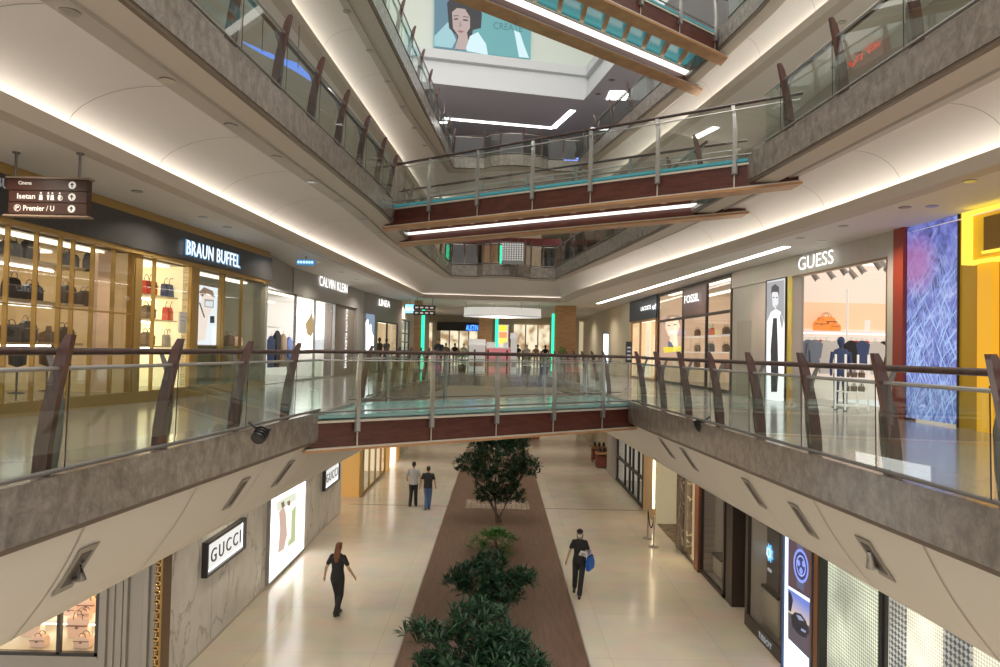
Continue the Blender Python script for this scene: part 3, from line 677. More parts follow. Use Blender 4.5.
rk = thing('clothes_rail', 'white clothes rail holding the coats of the grey clothing shop', 'rail', LB.pt(LB.s(280, 345, .9), .9, 5.0))
ta, tb = LB.s(266, 345, .9), LB.s(293, 345, .9)
B().tube([LB.pt(ta, .9, 6.86), LB.pt(tb, .9, 6.86)], .02, 6).build('bar', M_steel, rk)
for t in (ta, tb): B().tube([LB.pt(t, .9, 5.0), LB.pt(t, .9, 7.6)], .03, 6).build('upright', mat('white_metal', (.8, .8, .8), .4, em=(1, 1, 1), es=.4), rk)
# ---- third shop on the left
b = B(); LC.box(b, 0, LC.L, -.03, .3, 7.6, 8.9); LC.box(b, 0, LC.s(376), -.03, .3, 5.0, 7.6); LC.box(b, LC.s(397), LC.L, -.03, .3, 5.0, 7.6); wall(b, mat('taupe_facade', (.32, .27, .23), .5), 'left')
shop_room(LC, LC.s(376), LC.s(397), 5.0, 7.6, 3, mat('amber_dim_wall', (.5, .4, .28), .6, em=(1, .75, .45), es=.35), lightm=M_shl)
shop_window(LC, 'shop window with dark mannequins, beyond the vertical white lettering', LC.s(376), LC.s(397), 5.0, 7.6, M_dark, [LC.s(386.5)], [], .04)
fsign(LC, 'shop_sign', 'small white lettering LINEA on the brown facade beyond the grey shop', 'LINEA', 379, 390, 300, 306.5, SIGNW2, off=-.08, bold=.02)
panel_thing(LC, 'light_box_poster', 'white and blue poster left of the dark mannequins', 'poster', 365.5, 374, LC.z(370, 352, -.06), LC.z(370, 314, -.06), -.06, emit('poster_blue', (.25, .33, .45), .7), [(emit('poster_glow', (1, 1, 1), 2.5), [(366, 352), (366, 322), (368, 319), (369, 326), (371, 324), (372, 333), (373.5, 336), (373.5, 352)])])
def mannequin(F, px, off, zf, m, label, h=1.75, skin=None):
    c = F.pt(F.s(px, 345, off), off, zf); root = thing('mannequin', label, 'mannequin', c); k = h/1.75
    b = B(); b.lathe([(.09*k, .8*k), (.17*k, .85*k), (.15*k, 1.0*k), (.16*k, 1.15*k), (.2*k, 1.38*k), (.17*k, 1.45*k), (.06*k, 1.5*k)], c, 12, sy=.6)
    for sg in (-1, 1):
        a = F.d*(.22*sg*k); b.tube([c+a*.95+Vector((0, 0, 1.4*k)), c+a*1.15+Vector((0, 0, 1.1*k)), c+a*1.1+Vector((0, 0, .8*k))], [.05*k, .042*k, .03*k], 8)
        b.tube([c+a*.45+Vector((0, 0, .85*k)), c+a*.5+Vector((0, 0, .45*k)), c+a*.55+Vector((0, 0, .03))], [.09*k, .065*k, .05*k], 8)
    b.build('clothed_body', m, root)
    B().lathe([(.04*k, 1.5*k), (.05*k, 1.55*k), (.085*k, 1.62*k), (.09*k, 1.7*k), (.06*k, 1.77*k), (.01, 1.79*k)], c, 10).build('head', skin or m, root)
    B().lathe([(.2, 0), (.2, .02)], c, 14).build('base', M_steel, root)
for i, px in enumerate((379.5, 386.5, 393.5)): mannequin(LC, px, .6, 5.0, GB if i != 2 else GG, '%s mannequin in the window beyond the vertical white lettering' % ORD[i])
# fourth shop and wall to the end
LD = Facade((LC.B.x, LC.B.y), (LC.B.x+.12, 57), -1)
b = B(); LD.box(b, 0, LD.L, 0, .3, 7.9, 8.9); LD.box(b, 3.2, LD.L, 0, .3, 5.0, 7.9); wall(b, M_cream, 'left')
shop_room(LD, 0, 3.2, 5.0, 7.9, 2.5, mat('pale_green_wall', (.4, .45, .38), .6, em=(.8, .9, .75), es=.3), lightm=M_shl)
shop_window(LD, 'small pale green shop window next to the green light column', 0, 3.2, 5.0, 7.9, M_dark, [1.6], [6.1, 6.6, 7.1], .03)
def block_sign(label, x0, x1, y0, y1, D, body, m, pm, mount=None, dy=.0):
    a = UD(x0, y0, D); c = UD(x1, y1, D); mid = (a+c)/2
    root = thing('projecting_sign', label, 'sign', Vector((mid.x, D, c.z)))
    b = B(); b.box(a.x, c.x, D-.05, D+.05, c.z, a.z); b.build('panel', pm, root)
    b = B(); put_text(b, body, Vector((mid.x, D-.07, mid.z)), Vector((1, 0, 0)), Vector((0, 0, 1)), (c.x-a.x)*.86, (a.z-c.z)*.5, .01, .02); b.build('lettering', m, root)
    if mount:
        b = B(); b.tube([(mid.x, D, a.z), (mid.x, D, mount)], .02, 6); b.build('hanger', M_dsteel, root)
    return root
block_sign('small hanging sign with pale blue lettering near the ceiling above the grey shop corner', 297, 315, 259.5, 265.5, 20.6, '......', emit('cyan_letters', (.5, .85, 1), 1.3), emit('sign_blue', (.05, .22, .45), .5), 8.88)
block_sign('white and blue lit sign by the green light column on the left', 405.5, 414, 304.5, 313, 37, 'in', SIGNW2, emit('sign_cyan', (.2, .65, .95), 1.8), 8.88)

# ---- right gallery
RB = Facade((8.85, 7), (7.41, 22.42), 1)
RC = Facade((7.41, 22.42), (6.53, 40.6), 1)
RD = Facade((6.53, 40.6), (6.4, 57), 1)
zo = RB.z(887, 257)
M_portal = tiles('pale_stone_portal', (.50, .45, .37), (.48, .43, .36), (.40, .36, .30), (.6, .3), .45, .004)
# stone portal around the clothes shop opening
b = B(); ta, tb = RB.s(765), RB.s(897); t793, t887 = RB.s(793), RB.s(887.5)
RB.box(b, tb, RB.s(732), -.04, .3, zo, 8.9); RB.box(b, tb, t887, -.04, .3, 5.0, zo); RB.box(b, RB.s(792.5), RB.s(732), 0, .3, 5.0, zo); wall(b, M_portal, 'right')
RBend = RB.s(732)
b = B(); RB.box(b, t887-.02, t793+.02, -.05, -.01, zo-.05, zo); RB.box(b, t887-.03, t887, -.05, -.01, 5.0, zo); trim(b, mat('bronze_frame', (.25, .17, .1), .35, .6))
Mp = mat('peach_white_wall', (.78, .70, .62), .6, em=(1, .86, .74), es=.30)  # room light put into the wall colour as emission
RI = Facade((7.9, 20.6), (13.2, 20.6), 0)     # inner wall of the shop, facing the hall
b = B(); RI.box(b, 0, 5.3, 0, .2, 5.0, zo+.5); b.box(13.2, 13.4, 11, 20.8, 5.0, zo+.5); wall(b, Mp, 'back')
b = B(); b.quad((8.3, 11, zo+.4), (13.2, 11, zo+.4), (13.2, 20.6, zo+.4), (7.9, 20.6, zo+.4)); struct(b.build('ceiling', Mp, fix=False))
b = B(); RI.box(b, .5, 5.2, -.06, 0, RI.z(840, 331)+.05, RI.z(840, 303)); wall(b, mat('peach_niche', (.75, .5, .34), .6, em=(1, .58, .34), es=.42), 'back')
for k in (13.4, 16, 18.6): b = B(); b.box(9.3, 12.6, k, k+.12, zo+.34, zo+.38); trim(b, M_shl)
fsign(RB, 'shop_sign', 'large white lit lettering GUESS on the stone portal', 'GUESS', 798.5, 833.5, 253.5, 267, SIGNW2, off=-.14, bold=.0)
panel_thing(RB, 'fashion_poster', 'tall black and white poster of a man in a white coat', 'poster', 766, 785, RB.z(775, 404, -.06), RB.z(775, 280, -.06), -.06, emit('poster_bw', (.62, .64, .66), .9),
 [(PG, [(766.5, 283), (784, 280), (784, 330), (767, 335)]), (PW, [(767, 322), (771, 312), (776, 309), (781, 312), (784.5, 324), (784.5, 401), (767, 402)]), (PB, [(773, 318), (777, 318), (778.5, 372), (777, 392), (771, 392), (770.5, 350)]), (SKL if False else PLG, [(772, 292), (778, 291), (778.5, 303), (775.5, 309), (772.5, 305)]), (PB, [(771, 294), (771.5, 287), (775, 284), (779, 287), (779, 296), (777.5, 292), (773, 292)]), (PB, [(773, 297), (774.5, 297), (774.5, 298.2), (773, 298.2)]), (PB, [(776, 297), (777.5, 297), (777.5, 298.2), (776, 298.2)]), (PG, [(779.5, 318), (781, 312), (783.5, 322), (782, 330)]), (PG, [(775, 305.5), (777, 305.5), (777, 306.3), (775, 306.3)])], M_dark, .03)
b = B(); RB.pbox(b, 785.8, 792.3, -.03, .25, 5.0, zo+.0); wall(b, mat('iridescent_gold_column', (.75, .42, .12), .35, noise=(1.1, (.45, .55, .12), 2, (1, 1, 1)), em=(.9, .5, .1), es=.08), 'right')
# LED screen
def ledmat():
    m = mat('led_screen_image', (.02, .02, .02), .4, em=(1, 1, 1), es=.85); nt, bs = nodes_of(m); N = nt.nodes.new; L = nt.links.new
    g = N('ShaderNodeNewGeometry')
    def nz(sc, st, det, dist=0):
        mp = N('ShaderNodeMapping'); mp.inputs['Scale'].default_value = st; L(g.outputs['Position'], mp.inputs[0]); n = N('ShaderNodeTexNoise'); n.inputs['Scale'].default_value = sc; n.inputs['Detail'].default_value = det; n.inputs['Distortion'].default_value = dist; L(mp.outputs[0], n.inputs['Vector']); return n
    n1 = nz(3.6, (1, 1, 1), 5, 1.2); r = N('ShaderNodeValToRGB'); e = r.color_ramp.elements
    e[0].position = .3; e[0].color = (.03, .03, .13, 1); e[1].position = .75; e[1].color = (.50, .60, .95, 1); k = e.new(.48); k.color = (.12, .15, .48, 1); k = e.new(.6); k.color = (.20, .22, .55, 1); L(n1.outputs['Fac'], r.inputs[0])
    # bright grass blades in the lower part: stretched noise rotated
    out = r.outputs[0]
    sx = N('ShaderNodeSeparateXYZ'); L(g.outputs['Position'], sx.inputs[0])
    for rot, sc in ((.5, 13), (-.45, 12), (.15, 16), (-.8, 10)):
        m0 = N('ShaderNodeMapping'); m0.inputs['Rotation'].default_value = (rot, 0, 0); mp = N('ShaderNodeMapping'); mp.inputs['Scale'].default_value = (.3, sc, .7); L(g.outputs['Position'], m0.inputs[0]); L(m0.outputs[0], mp.inputs[0])
        n = N('ShaderNodeTexNoise'); n.inputs['Scale'].default_value = 2.0; n.inputs['Detail'].default_value = 2; L(mp.outputs[0], n.inputs['Vector'])
        mr = N('ShaderNodeMapRange'); mr.inputs['From Min'].default_value = .57; mr.inputs['From Max'].default_value = .66; L(n.outputs['Fac'], mr.inputs['Value'])
        zr = N('ShaderNodeMapRange'); zr.inputs['From Min'].default_value = 8.6; zr.inputs['From Max'].default_value = 7.0; L(sx.outputs['Z'], zr.inputs['Value'])
        ml = N('ShaderNodeMath'); ml.operation = 'MULTIPLY'; L(mr.outputs[0], ml.inputs[0]); L(zr.outputs[0], ml.inputs[1])
        mx = N('ShaderNodeMixRGB'); mx.inputs[2].default_value = (.36, .52, .88, 1); L(ml.outputs[0], mx.inputs[0]); L(out, mx.inputs[1]); out = mx.outputs[0]
    # pink area
    c = RB.pt(RB.s(915), 0, RB.z(915, 265)); d = N('ShaderNodeVectorMath'); d.operation = 'DISTANCE'; d.inputs[1].default_value = c; L(g.outputs['Position'], d.inputs[0])
    mr = N('ShaderNodeMapRange'); mr.inputs['From Min'].default_value = .25; mr.inputs['From Max'].default_value = .7; mr.inputs['To Min'].default_value = .6; mr.inputs['To Max'].default_value = 0; L(d.outputs['Value'], mr.inputs['Value'])
    mx = N('ShaderNodeMixRGB'); mx.inputs[2].default_value = (.42, .10, .30, 1); L(mr.outputs[0], mx.inputs[0]); L(out, mx.inputs[1]); L(mx.outputs[0], bs.inputs['Emission Color'])
    return m
b = B(); RB.pbox(b, 897, 907, -.1, .2, 5.0, 8.88); wall(b, mat('dark_red_pillar', (.28, .035, .015), .35), 'right')
root = thing('led_screen', 'floor to ceiling screen showing blue and violet grasses', 'screen', RB.pt(RB.s(930), -.05, 5.0))
b = B(); RB.pbox(b, 907.3, 957.6, -.015, .1, 5.05, 8.86); b.build('display', ledmat(), root)
b = B(); RB.pbox(b, 957.6, 958.5, -.02, .1, 5.0, 8.88); RB.pbox(b, 907, 907.3, -.02, .1, 5.0, 8.88); b.build('bezel', M_dark, root)
# yellow shop
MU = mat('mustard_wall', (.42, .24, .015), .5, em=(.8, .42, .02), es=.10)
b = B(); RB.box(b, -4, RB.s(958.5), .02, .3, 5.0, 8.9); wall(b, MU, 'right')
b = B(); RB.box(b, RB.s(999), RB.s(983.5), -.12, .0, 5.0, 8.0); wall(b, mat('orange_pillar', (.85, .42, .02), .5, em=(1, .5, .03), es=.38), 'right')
root = thing('glowing_frame_box', 'yellow glowing box frame projecting high on the mustard wall', 'light box', RB.pt(RB.s(980), -.3, 7.9))
zA, zB_ = RB.z(962, 213, -.25), RB.z(962, 265, -.25); tA, tB_ = RB.s(961.5, 240, -.25), RB.s(1045, 240, -.25)
YL = emit('yellow_light', (1, .70, .06), 1.25)
b = B(); RB.box(b, tB_, tA, -.25, -.02, zB_, zB_+.05); RB.box(b, tB_, tA, -.25, -.02, zA-.05, zA); RB.box(b, tA-.05, tA, -.25, -.02, zB_, zA); b.build('lit_edge', YL, root)
b = B(); RB.box(b, tB_, tA-.06, -.08, -.02, zB_+.06, zA-.06); b.build('back_panel', mat('yellow_panel', (.65, .42, .03), .4, em=(1, .5, .03), es=.22), root)
b = B(); RB.box(b, tB_, RB.s(983.5, 240, -.2), -.2, -.08, RB.z(984, 251, -.2), RB.z(984, 217, -.2)); b.build('raised_panel', mat('brown_gold_panel', (.32, .18, .02), .4), root)
b = B(); RB.box(b, tB_, RB.s(982.5, 240, -.2), -.22, -.18, RB.z(984, 253.5, -.2), RB.z(984, 251, -.2)); b.build('light_strip', YL, root)
# clothes shop fittings
def rrot(F): return along_rot(F)
rr = 0
def rx(px, off=-.3): return RI.s(px, 345, off)
WM = mat('white_fixture', (.8, .78, .75), .4, em=(1, .95, .9), es=.25)
zs = RI.z(825, 331, -.3)
tt = thing('wall_shelf', 'long white shelf carrying the orange bags in the clothes shop', 'shelf', RI.pt(rx(845), -.3, zs-.05)); b = B(); RI.box(b, rx(801), rx(893), -.5, -.07, zs-.05, zs); b.build('board', WM, tt)
b = B(); RI.box(b, rx(801), rx(893), -.45, -.40, zs-.09, zs-.055); b.build('light_strip', M_shl, tt)
ob = bag('handbag', .52, .42, .24, ORG_, PNT, 'bowl')
for i, (px, sc, lb) in enumerate(((819, .72, 'smaller orange handbag on the left of the white shop shelf'), (826.5, 1.0, 'largest orange handbag in the middle of the white shop shelf'), (834.5, .5, 'small square orange bag at the right of the trio on the shop shelf'))):
    place(ob, RI.pt(rx(px), -.36+.1*(i == 1), zs), 0, lb, 'orange bags on the shop shelf', scale=sc)
cdp = thing('display_card', 'small white card standing on the white shop shelf', 'card', RI.pt(rx(867), -.3, zs)); b = B(); RI.box(b, rx(864.5), rx(869.5), -.32, -.29, zs, zs+.34); b.build('card', WM, cdp)
tt = thing('clothes_rail', 'white clothes rail below the shelf of orange bags', 'rail', RI.pt(rx(845), -.6, 5.0))
B().tube([RI.pt(rx(801, -.6), -.6, zs-.2), RI.pt(rx(893, -.6), -.6, zs-.2)], .02, 6).build('bar', WM, tt)
for px in (802, 847, 892): B().tube([RI.pt(rx(px, -.6), -.6, 5.02), RI.pt(rx(px, -.6), -.6, zs+1.2)], .03, 6).build('upright', WM, tt)
gm = {'g': garment('hanging_jacket', .42, .8, GG), 'r': garment('hanging_jacket', .3, .8, GR_), 'w': garment('hanging_shirt', .6, .95, GW), 'b': garment('hanging_jacket', .4, .8, GB), 'n': garment('hanging_jacket', .4, .75, GN)}
for i, (px, k, c) in enumerate(((808, 'g', 'blue grey'), (814, 'g', 'grey blue'), (820.5, 'r', 'red'), (825.5, 'w', 'pale'), (837, 'w', 'large white'), (850, 'b', 'black'), (856, 'r', 'bright red'), (861, 'n', 'navy'), (866.5, 'r', 'scarlet'), (874, 'w', 'light'), (884, 'b', 'dark'))):
    z = zs-.22-(.95 if k == 'w' else .75 if k == 'n' else .8)*1.06
    place(gm[k], RI.pt(rx(px, -.6), -.6-(.06 if i % 2 else 0), z), 0, '%s garment, %s from the left on the white clothes rail' % (c, ORD[i]), 'garments on the white clothes rail')
RJ = Facade((8, 16.0), (12, 16.0), 0)
tt = thing('display_rack', 'white low display rack with small brown bags at the clothes shop entrance', 'rack', RJ.pt(RJ.s(858), 0, 5.0))
ta, tb = RJ.s(846), RJ.s(869)
zr_ = [5.1, 5.42, 5.74, 6.06]
for z in zr_: b = B(); RJ.box(b, ta, tb, 0, .5, z, z+.03); b.build('shelf', WM, tt)
for t in (ta, tb):
    for o in (0, .47): b = B(); RJ.box(b, t-.02, t+.02, o, o+.03, 5.02, 6.3); b.build('upright', WM, tt)
sb = bag('shoulder_bag', .13, .12, .1, BRN, BRN, 'tote'); sb['category'] = 'small bag'
for z, rn in ((5.45, 'low'), (5.77, 'high')):
    for j in range(3): place(sb, RJ.pt(ta+(tb-ta)*(j+.5)/3, .15, z), 0, '%s small brown bag on the %s tier of the white display rack' % (ORD[j], rn), 'small bags on the display rack')
mannequin(RJ, 841, 1.2, 5.0, GN, 'mannequin in dark clothes behind the white display rack', 1.7)
# track spotlights in the shop
sp0 = thing('track_spotlight', 'x', 'spotlight', (0, 0, 0))
B().tube([(0, 0, .25), (0, 0, .62)], .02, 8).build('stem', M_steel, sp0); B().tube([(0, 0, .27), (.1, -.12, .06)], [.06, .075], 10).build('lamp_head', mat('silver_head', (.45, .44, .43), .4, .5), sp0); B().tube([(.1, -.12, .06), (.105, -.126, .05)], [.06, .06], 10).build('lens', mat('dim_lamp', (.3, .28, .25), .3, em=(1, .9, .75), es=.5), sp0)
for i, (px, D) in enumerate(((812, 1.0), (828, 1.3), (840, .8), (850, 2.0), (858, 1.2), (874, .9), (881, 1.4))):
    place(sp0, (UD(px, 275, RB.pt(RB.s(px), 0, 0).y+D).x, RB.pt(RB.s(px), 0, 0).y+D, zo-.16), 0, '%s spotlight from the left on the clothes shop ceiling' % ORD[i], 'ceiling spotlights in the clothes shop')
# door panel in stone wall
root = thing('service_door', 'narrow flush stone coloured service door in the wall right of the watch shop', 'door', RB.pt(RB.s(744), 0, 5.0))
b = B(); RB.pbox(b, 737, 751, -.012, 0.01, 5.0, RB.z(744, 321)); b.build('leaf', mat('door_stone', (.43, .39, .32), .5), root)
b = B(); RB.pbox(b, 749.4, 750.2, -.04, -.012, 6.0, 6.2); b.build('handle', M_dsteel, root)
# ---- watch shop with dark frame
x0, x1 = RC.s(657.5), RC.s(732)
M_brz = mat('dark_bronze', (.05, .035, .03), .35, .4)
zt0 = RC.z(707, 312+2.5); 
RCT = 8.84
shop_room(RC, x1, x0, 5.0, RCT, 3.2, mat('warm_shop_wall2', (.66, .5, .38), .6, em=(1, .74, .5), es=.22), lightm=M_shl)
shop_window(RC, 'tall dark bronze framed window of the watch shop', x1+.02, x0, 5.0, RCT, M_brz, [RC.s(682.5), RC.s(706)], [zt0], .05)
b = B(); RC.pbox(b, 683, 705.5, -.02, .1, zt0, RCT-.05); wall(b, mat('plum_brown_panel', (.16, .09, .085), .4), 'right')
fsign(RC, 'shop_sign', 'white lit lettering FOSSIL on a plum brown panel', 'FOSSIL', 684.5, 699, 294.3, 302.3, SIGNW2, off=-.1, bold=.03)
Pf = emit('print_warm_skin', (.80, .50, .36), 1.5)
panel_thing(RC, 'portrait_poster', 'large poster of a smiling face in the left part of the watch shop window', 'poster', 660.5, 682, RC.z(671, 357, .08), RC.z(671, 315, .08), .08, emit('poster_brown', (.50, .30, .22), 1.1),
 [(emit('hat_print', (.42, .27, .2), .8), [(663, 323), (668, 315), (679, 315), (681, 326), (674, 319), (666, 322)]), (Pf, [(666, 321), (672, 317), (678, 319), (680, 326), (677, 335), (672, 339), (668, 335), (665.5, 328)]), (PW, [(669, 331), (675, 330.5), (674, 333.5), (670, 334)]), (PB, [(667.5, 325), (670, 325), (670, 326), (667.5, 326)]), (PB, [(673.5, 324.2), (676.5, 324), (676.5, 325.2), (673.5, 325.3)]), (emit('scarf_yellow', (.85, .65, .05), 1.0), [(663, 347), (681, 346), (681, 351), (664, 353)]), (Pf, [(670, 337), (677, 335), (678, 346), (669, 347)]), (emit('collar_blue', (.12, .16, .22), .8), [(668, 341), (671, 342), (674, 347), (668, 347)])])
for nm, z in (('lower', 5.7), ('middle', 6.35), ('upper', 7.0)):
    tt = thing('display_shelf', nm+' display shelf inside the watch shop', 'shelf', RC.pt((x1+RC.s(682.5))/2, 1.2, z)); b = B(); RC.box(b, x1+.3, RC.s(684, 345, 1.0), 1.0, 1.6, z-.04, z); b.build('board', WM, tt)
    for j in range(5):
        t = x1+.6+(RC.s(684, 345, 1.0)-x1-.8)*j/4.5
        place(cols['n'] if (j+int(z*3)) % 2 else cols['r'] if z > 6.9 else bk, RC.pt(t, 1.25, z), rrot(RC), '%s bag from the right on the %s shelf inside the watch shop' % (ORD[j], nm), 'bags on the watch shop shelves')
# ---- navy sign shop
b = B(); RC.pbox(b, 630, 657, -.06, .3, RC.z(643, 320), 8.9); wall(b, mat('navy_band', (.012, .03, .06), .4), 'right')
fsign(RC, 'shop_sign', 'small white lit lettering LACOSTE on the navy band', 'LACOSTE', 641, 651, 305.8, 310, SIGNW2, off=-.12, bold=.02)
root = thing('crocodile_emblem', 'small white lit crocodile emblem right of the lettering on the navy band', 'emblem', RC.pt(RC.s(654), -.1, 7.9))
b = B(); RC.ppoly(b, [(652, 307.5), (653, 305.2), (654, 306.2), (655.6, 303.2), (656.2, 304.4), (655, 307.6), (656, 309.4), (654.5, 308.6), (653.4, 310)], -.12); b.build('shape', SIGNW2, root, fix=False)
shop_room(RC, RC.s(656), RC.s(631), 5.0, RC.z(643, 320), 2.5, mat('curtain_peach', (.72, .55, .38), .6, em=(1, .72, .42), es=.45), lightm=M_shl)
shop_window(RC, 'open front of the shop under the navy band', RC.s(656), RC.s(631), 5.0, RC.z(643, 320), M_oak, [RC.s(640)], [], .05)
root = thing('curtain', 'pale cream curtain hanging in the shop under the navy band', 'curtain', RC.pt(RC.s(647, 345, .8), .8, 5.0)); b = B(); ta, tb = RC.s(650, 345, .8), RC.s(643, 345, .8)
b.loft([[RC.pt(ta+(tb-ta)*i/24, .8+.06*sin(i*1.6), z) for i in range(25)] for z in (5.05, RC.z(643, 321))]); b.build('cloth', mat('curtain_cloth', (.85, .8, .66), .7, em=(1, .9, .7), es=.5), root, fix=False)
mannequin(RC, 637, .8, 5.0, GB, 'mannequin in black at the entrance under the navy band', 1.75, GT)
b = B(); RC.box(b, RC.s(630), RC.L, -.02, .3, 5.0, 8.9); RD.box(b, 0, RD.L, -.02, .3, 5.0, 8.9); wall(b, mat('cream_gold_wall', (.62, .55, .42), .5), 'right')
# totem sign on the gallery
p = UD(628.8, 345, 24); root = thing('information_totem', 'small dark upright information totem standing at the far right railing', 'totem', (p.x, 24, 5.0))
b = B(); b.box(p.x-.1, p.x+.1, 23.97, 24.03, 5.9, 6.62); b.build('panel', M_dark, root); b = B(); b.box(p.x-.02, p.x+.02, 23.98, 24.02, 5, 5.9); b.box(p.x-.12, p.x+.12, 23.9, 24.1, 5.0, 5.02); b.build('stand', M_dsteel, root)
b = B(); 
for i in range(4): b.box(p.x-.06, p.x+.06, 23.955, 23.965, 6.0+i*.13, 6.05+i*.13)
b.build('print', PG, root)

# ---- far plaza, level one
FW = Facade((-9, 54), (9, 54), 0)
FT = 8.9
b = B(); FW.box(b, 0, 18, 0, .3, 5, FT); wall(b, mat('far_beige_wall', (.58, .50, .38), .6), 'far')
def lit(nm, c, e, s): return mat(nm, c, .6, em=e, es=s)
def farshop(x0, x1, y0, y1, label, m, mull=3):
    t0, t1 = FW.s(x0, 340, -.1), FW.s(x1, 340, -.1); root = thing('shop_window', label, 'window', FW.pt((t0+t1)/2, -.3, 5)); z1 = FW.z((x0+x1)/2, y0)
    b = B(); FW.box(b, t0, t1, -.1, -.04, 5, z1); b.build('lit_interior', m, root)
    for i in range(mull+1): t = t0+(t1-t0)*i/mull; b = B(); FW.box(b, t-.05, t+.05, -.3, -.1, 5, z1); b.build('mullion', M_trim, root)
    return t0, t1, z1
WI = lit('lit_interior_cream', (.6, .5, .34), (1, .82, .52), .75)
nt, bs = nodes_of(WI); n_ = nt.nodes.new('ShaderNodeTexNoise'); n_.inputs['Scale'].default_value = 1.6; n_.inputs['Detail'].default_value = 3; g_ = nt.nodes.new('ShaderNodeNewGeometry'); rp = nt.nodes.new('ShaderNodeValToRGB'); rp.color_ramp.elements[0].color = (.35, .2, .09, 1); rp.color_ramp.elements[1].color = (1, .88, .62, 1); rp.color_ramp.elements[0].position = .36; rp.color_ramp.elements[1].position = .56
nt.links.new(g_.outputs['Position'], n_.inputs['Vector']); nt.links.new(n_.outputs['Fac'], rp.inputs[0]); nt.links.new(rp.outputs[0], bs.inputs['Emission Color'])
farshop(424, 433, 323, 352, 'narrow warm shop front behind the green light column at the far end', WI, 2)
farshop(440, 478, 331, 352, 'bright shop front under the black band at the far end', WI, 4)
farshop(513, 550, 325, 352, 'bright wide shop front with cream curtains in the middle of the far end', WI, 3)
farshop(578, 602, 322, 352, 'dim cream shop front with a dark bench at the right of the far end', lit('cream_dim', (.6, .5, .36), (1, .8, .5), .35), 1)
b = B(); FW.pbox(b, 437, 480, -.5, -.1, FW.z(460, 331), FW.z(460, 322.5)); wall(b, M_black, 'far')
fsign(FW, 'shop_sign', 'small blue lit lettering on the black band at the far end', 'AUSTIN', 466, 478, 325, 330.5, emit('blue_letters', (.05, .2, 1), 3.5), off=-.6, bold=.03)
for i, px in enumerate((446, 455, 464, 473)): mannequin(FW, px, -.8, 5.0, (GT, GB, GW, GG, GB, GR_)[i], '%s mannequin from the left before the far shop under the black band' % ORD[i], 1.7)
for i, px in enumerate((518, 527, 536, 545.5)): mannequin(FW, px, -.8, 5.0, (GB, GW, GT, GB, GW)[i], '%s mannequin from the left before the wide cream shop at the far end' % ORD[i], 1.7)
bn = thing('bench', 'dark bench before the dim cream shop at the far end', 'bench', FW.pt(FW.s(590), -.8, 5.0)); 
b = B(); FW.pbox(b, 582, 598, -1.1, -.7, 5.45, 5.6); b.build('seat', M_dark, bn)
for px in (583, 597): b = B(); FW.pbox(b, px-.5, px+.5, -1.05, -.75, 5.0, 5.45); b.build('leg', M_dark, bn)
GRN = emit('green_tube_light', (.02, .75, .38), 1.5)
def pillar(x0, x1, D, z0, z1, label, green=None):
    a = UD(x0, 340, D).x; c = UD(x1, 340, D).x; root = thing('wood_clad_pillar', label, 'pillar', ((a+c)/2, D, z0))
    b = B(); b.box(a, c, D, D+(c-a)*.8, z0, z1); b.build('cladding', M_oak, root)
    b = B(); b.box(a-.01, c+.01, D-.01, D+(c-a)*.8+.01, z0, z0+.1); b.build('plinth', M_dark, root)
    if green:
        ga, gc = UD(green[0], 340, D).x, UD(green[1], 340, D).x; b = B(); b.box(ga, gc, D-.06, D+.1, z0+.1, z0+3.4); b.build('green_light', GRN, root)
    return root
M_oak2 = M_oak
pillar(413.5, 421, 38.5, 5, 8.88, 'dark wood pillar with a green light strip at the end of the left gallery', (421.2, 424.2))
pillar(478.5, 491.5, 43, 5, 8.88, 'amber wood pillar left of the far kiosk', (495, 498))
pillar(555, 575.5, 40, 5, 8.88, 'broad amber wood pillar right of the far kiosk', (551.5, 554))
pillar(480, 496, 42, 10.1, 13.98, 'amber wood pillar one floor above the far kiosk', (497, 500))
# hanging ring banner
c = UD(502.5, 315, 39); root = thing('ring_banner', 'white ring shaped banner hanging over the far kiosk', 'banner', c); Rr = UD(541, 315, 39).x-c.x
b = B(); b.loft([[(c.x+Rr*cos(a), 39+Rr*.6*sin(a), z) for a in [2*pi*i/40 for i in range(40)]] for z in (c.z-.12, c.z+.36)], close=True); b.build('band', mat('banner_white', (.8, .78, .74), .6, em=(1, .97, .9), es=.35), root, fix=False)
b = B(); b.loft([[(c.x+(Rr+.02)*cos(a), 39+(Rr+.02)*.6*sin(a), z) for a in [2*pi*i/40 for i in range(40)]] for z in (c.z-.12, c.z-.06)], close=True); b.build('hem', PG, root, fix=False)
for a in (0.3, 1.8, 3.5, 5.2): B().tube([(c.x+Rr*cos(a), 39+Rr*.6*sin(a), c.z+.3), (c.x+Rr*cos(a), 39+Rr*.6*sin(a), 8.88)], .012, 5).build('cable', M_dsteel, root)
# kiosk
def far_box(name, label, cat, x0, x1, D, z0, z1, m, dep=.6, parts=()):
    a = UD(x0, 345, D).x; c_ = UD(x1, 345, D).x; root = thing(name, label, cat, ((a+c_)/2, D, z0)); b = B(); b.box(a, c_, D, D+dep, z0, z1); b.build('cabinet', m, root)
    b = B(); b.box(a-.04, c_+.04, D-.04, D+dep+.04, z1, z1+.05); b.build('top', mat('counter_top', (.8, .78, .75), .4, em=(1, 1, 1), es=.2), root)
    b = B(); b.box(a+.05, c_-.05, D-.02, D, z0+.3, z0+.6); b.build('front_panel', mat('counter_panel', (.6, .5, .45), .4), root); return root
PK = mat('pink_counter', (.75, .25, .28), .5, em=(1, .3, .35), es=.25); WH = mat('white_counter', (.75, .73, .7), .5, em=(1, .98, .95), es=.2)
far_box('kiosk_counter', 'pink kiosk counter below the ring banner', 'counter', 487, 510, 39.5, 5, 6.35, PK)
far_box('kiosk_counter', 'white kiosk counter left of the pink one', 'counter', 469, 485, 40, 5, 6.5, WH)
